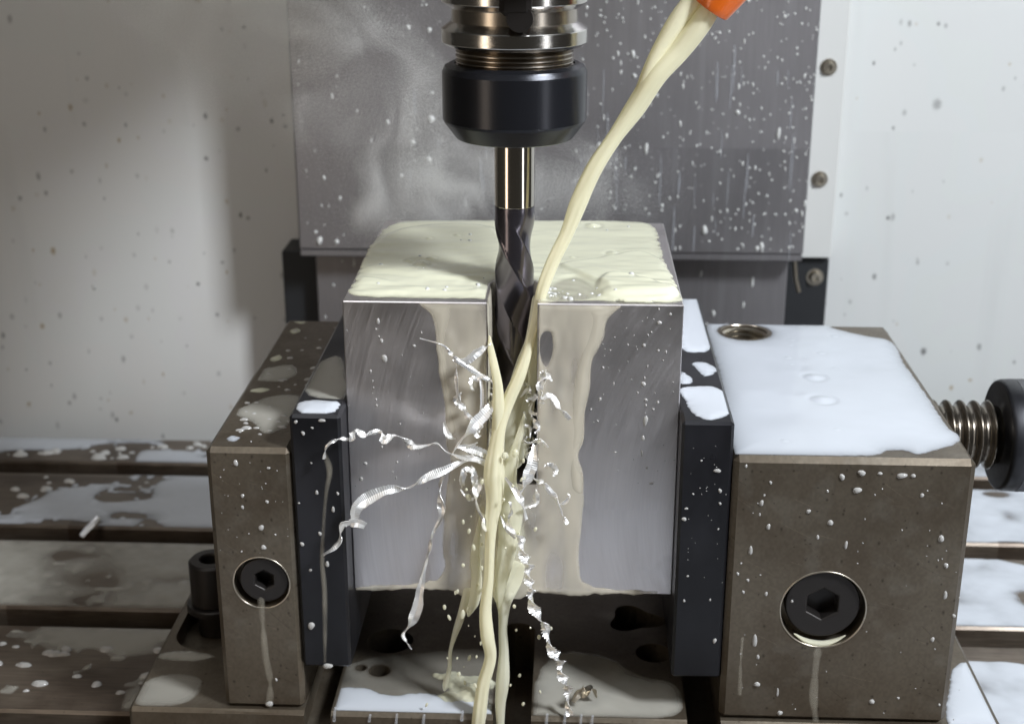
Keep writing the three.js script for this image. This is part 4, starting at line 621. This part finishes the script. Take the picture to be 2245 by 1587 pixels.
  solo('chip_tangle', nest(1150, 840, 1176, 1010, 12), M.chip, 'tangle of small chips packed along the right wall of the slot', 'metal chips', null, 'stuff');
}

// ---------------------------------------------------------------- mist behind the block: tiny floating droplets
{
  const N = 900000, g = new THREE.TetrahedronGeometry(0.00006, 0), im = new THREE.InstancedMesh(g, M.mist, N), m = new THREE.Matrix4(), Q = new THREE.Quaternion();
  const simplex = createNoise3D(rnd), sfbm = (a, b, c) => (simplex(a, b, c) + 0.5 * simplex(a * 2.1, b * 2.1, c * 2.1) + 0.25 * simplex(a * 4.3, b * 4.3, c * 4.3)) / 1.5;
  let n = 0, tries = 0;
  while (n < N && tries++ < 2.2e7) {
    const q = [1, 2, 3, 4].map((k) => (1.1673039782614187 ** -k * tries) % 1), x = mix(-235, 85, q[0]) + rr(-0.35, 0.35), y = mix(-25, 100, q[1]) + rr(-0.35, 0.35), z = mix(-152, -106, q[2]);
    const along = clamp((y - 5) / 90), mid = -32 - 112 * along ** 1.1, cut = Math.exp(-(((x - mid) / (64 + 20 * along)) ** 2)) + Math.exp(-((y / 22) ** 2)); if (cut < 0.05) continue;
    const wx = x + 20 * (sfbm(x * 0.012, y * 0.012, z * 0.006)), wy = y + 20 * (sfbm(x * 0.012 + 9, y * 0.012, z * 0.006 + 4)), w = 1 - Math.abs(sfbm((wx * 0.8 + wy * 0.6) * 0.02, (wy * 0.8 - wx * 0.6) * 0.008, z * 0.005)), w2 = 0.5 + 0.5 * sfbm(wx * 0.01 + 5, wy * 0.012, z * 0.004);
    const low = Math.exp(-(((y - 1 - 7 * w2) / 11) ** 2)) * sst(76, 45, Math.abs(x + 12)), plume = 0.95 * Math.exp(-(((wx - mid) / (21 + 22 * along)) ** 2)) * sst(-12, 10, y) * (1 - 0.2 * along);
    if (q[3] < Math.min(1, (low * (0.4 + 0.6 * sst(0.4, 0.62, w2)) + plume) * (0.2 + 0.8 * sst(0.7, 0.99, w)) * (0.3 + 0.7 * sst(0.35, 0.62, w2)))) { const k = rr(0.85, 1.15); im.setMatrixAt(n++, m.compose(V(x * MM, y * MM, z * MM), Q, V(k, k, k))); }
  }
  im.count = n; im.name = 'coolant_mist'; tag(im, 'pale drifting coolant mist between the block and the grey cover', 'mist', null, 'stuff'); scene.add(im);
}

renderer.render(scene, camera);
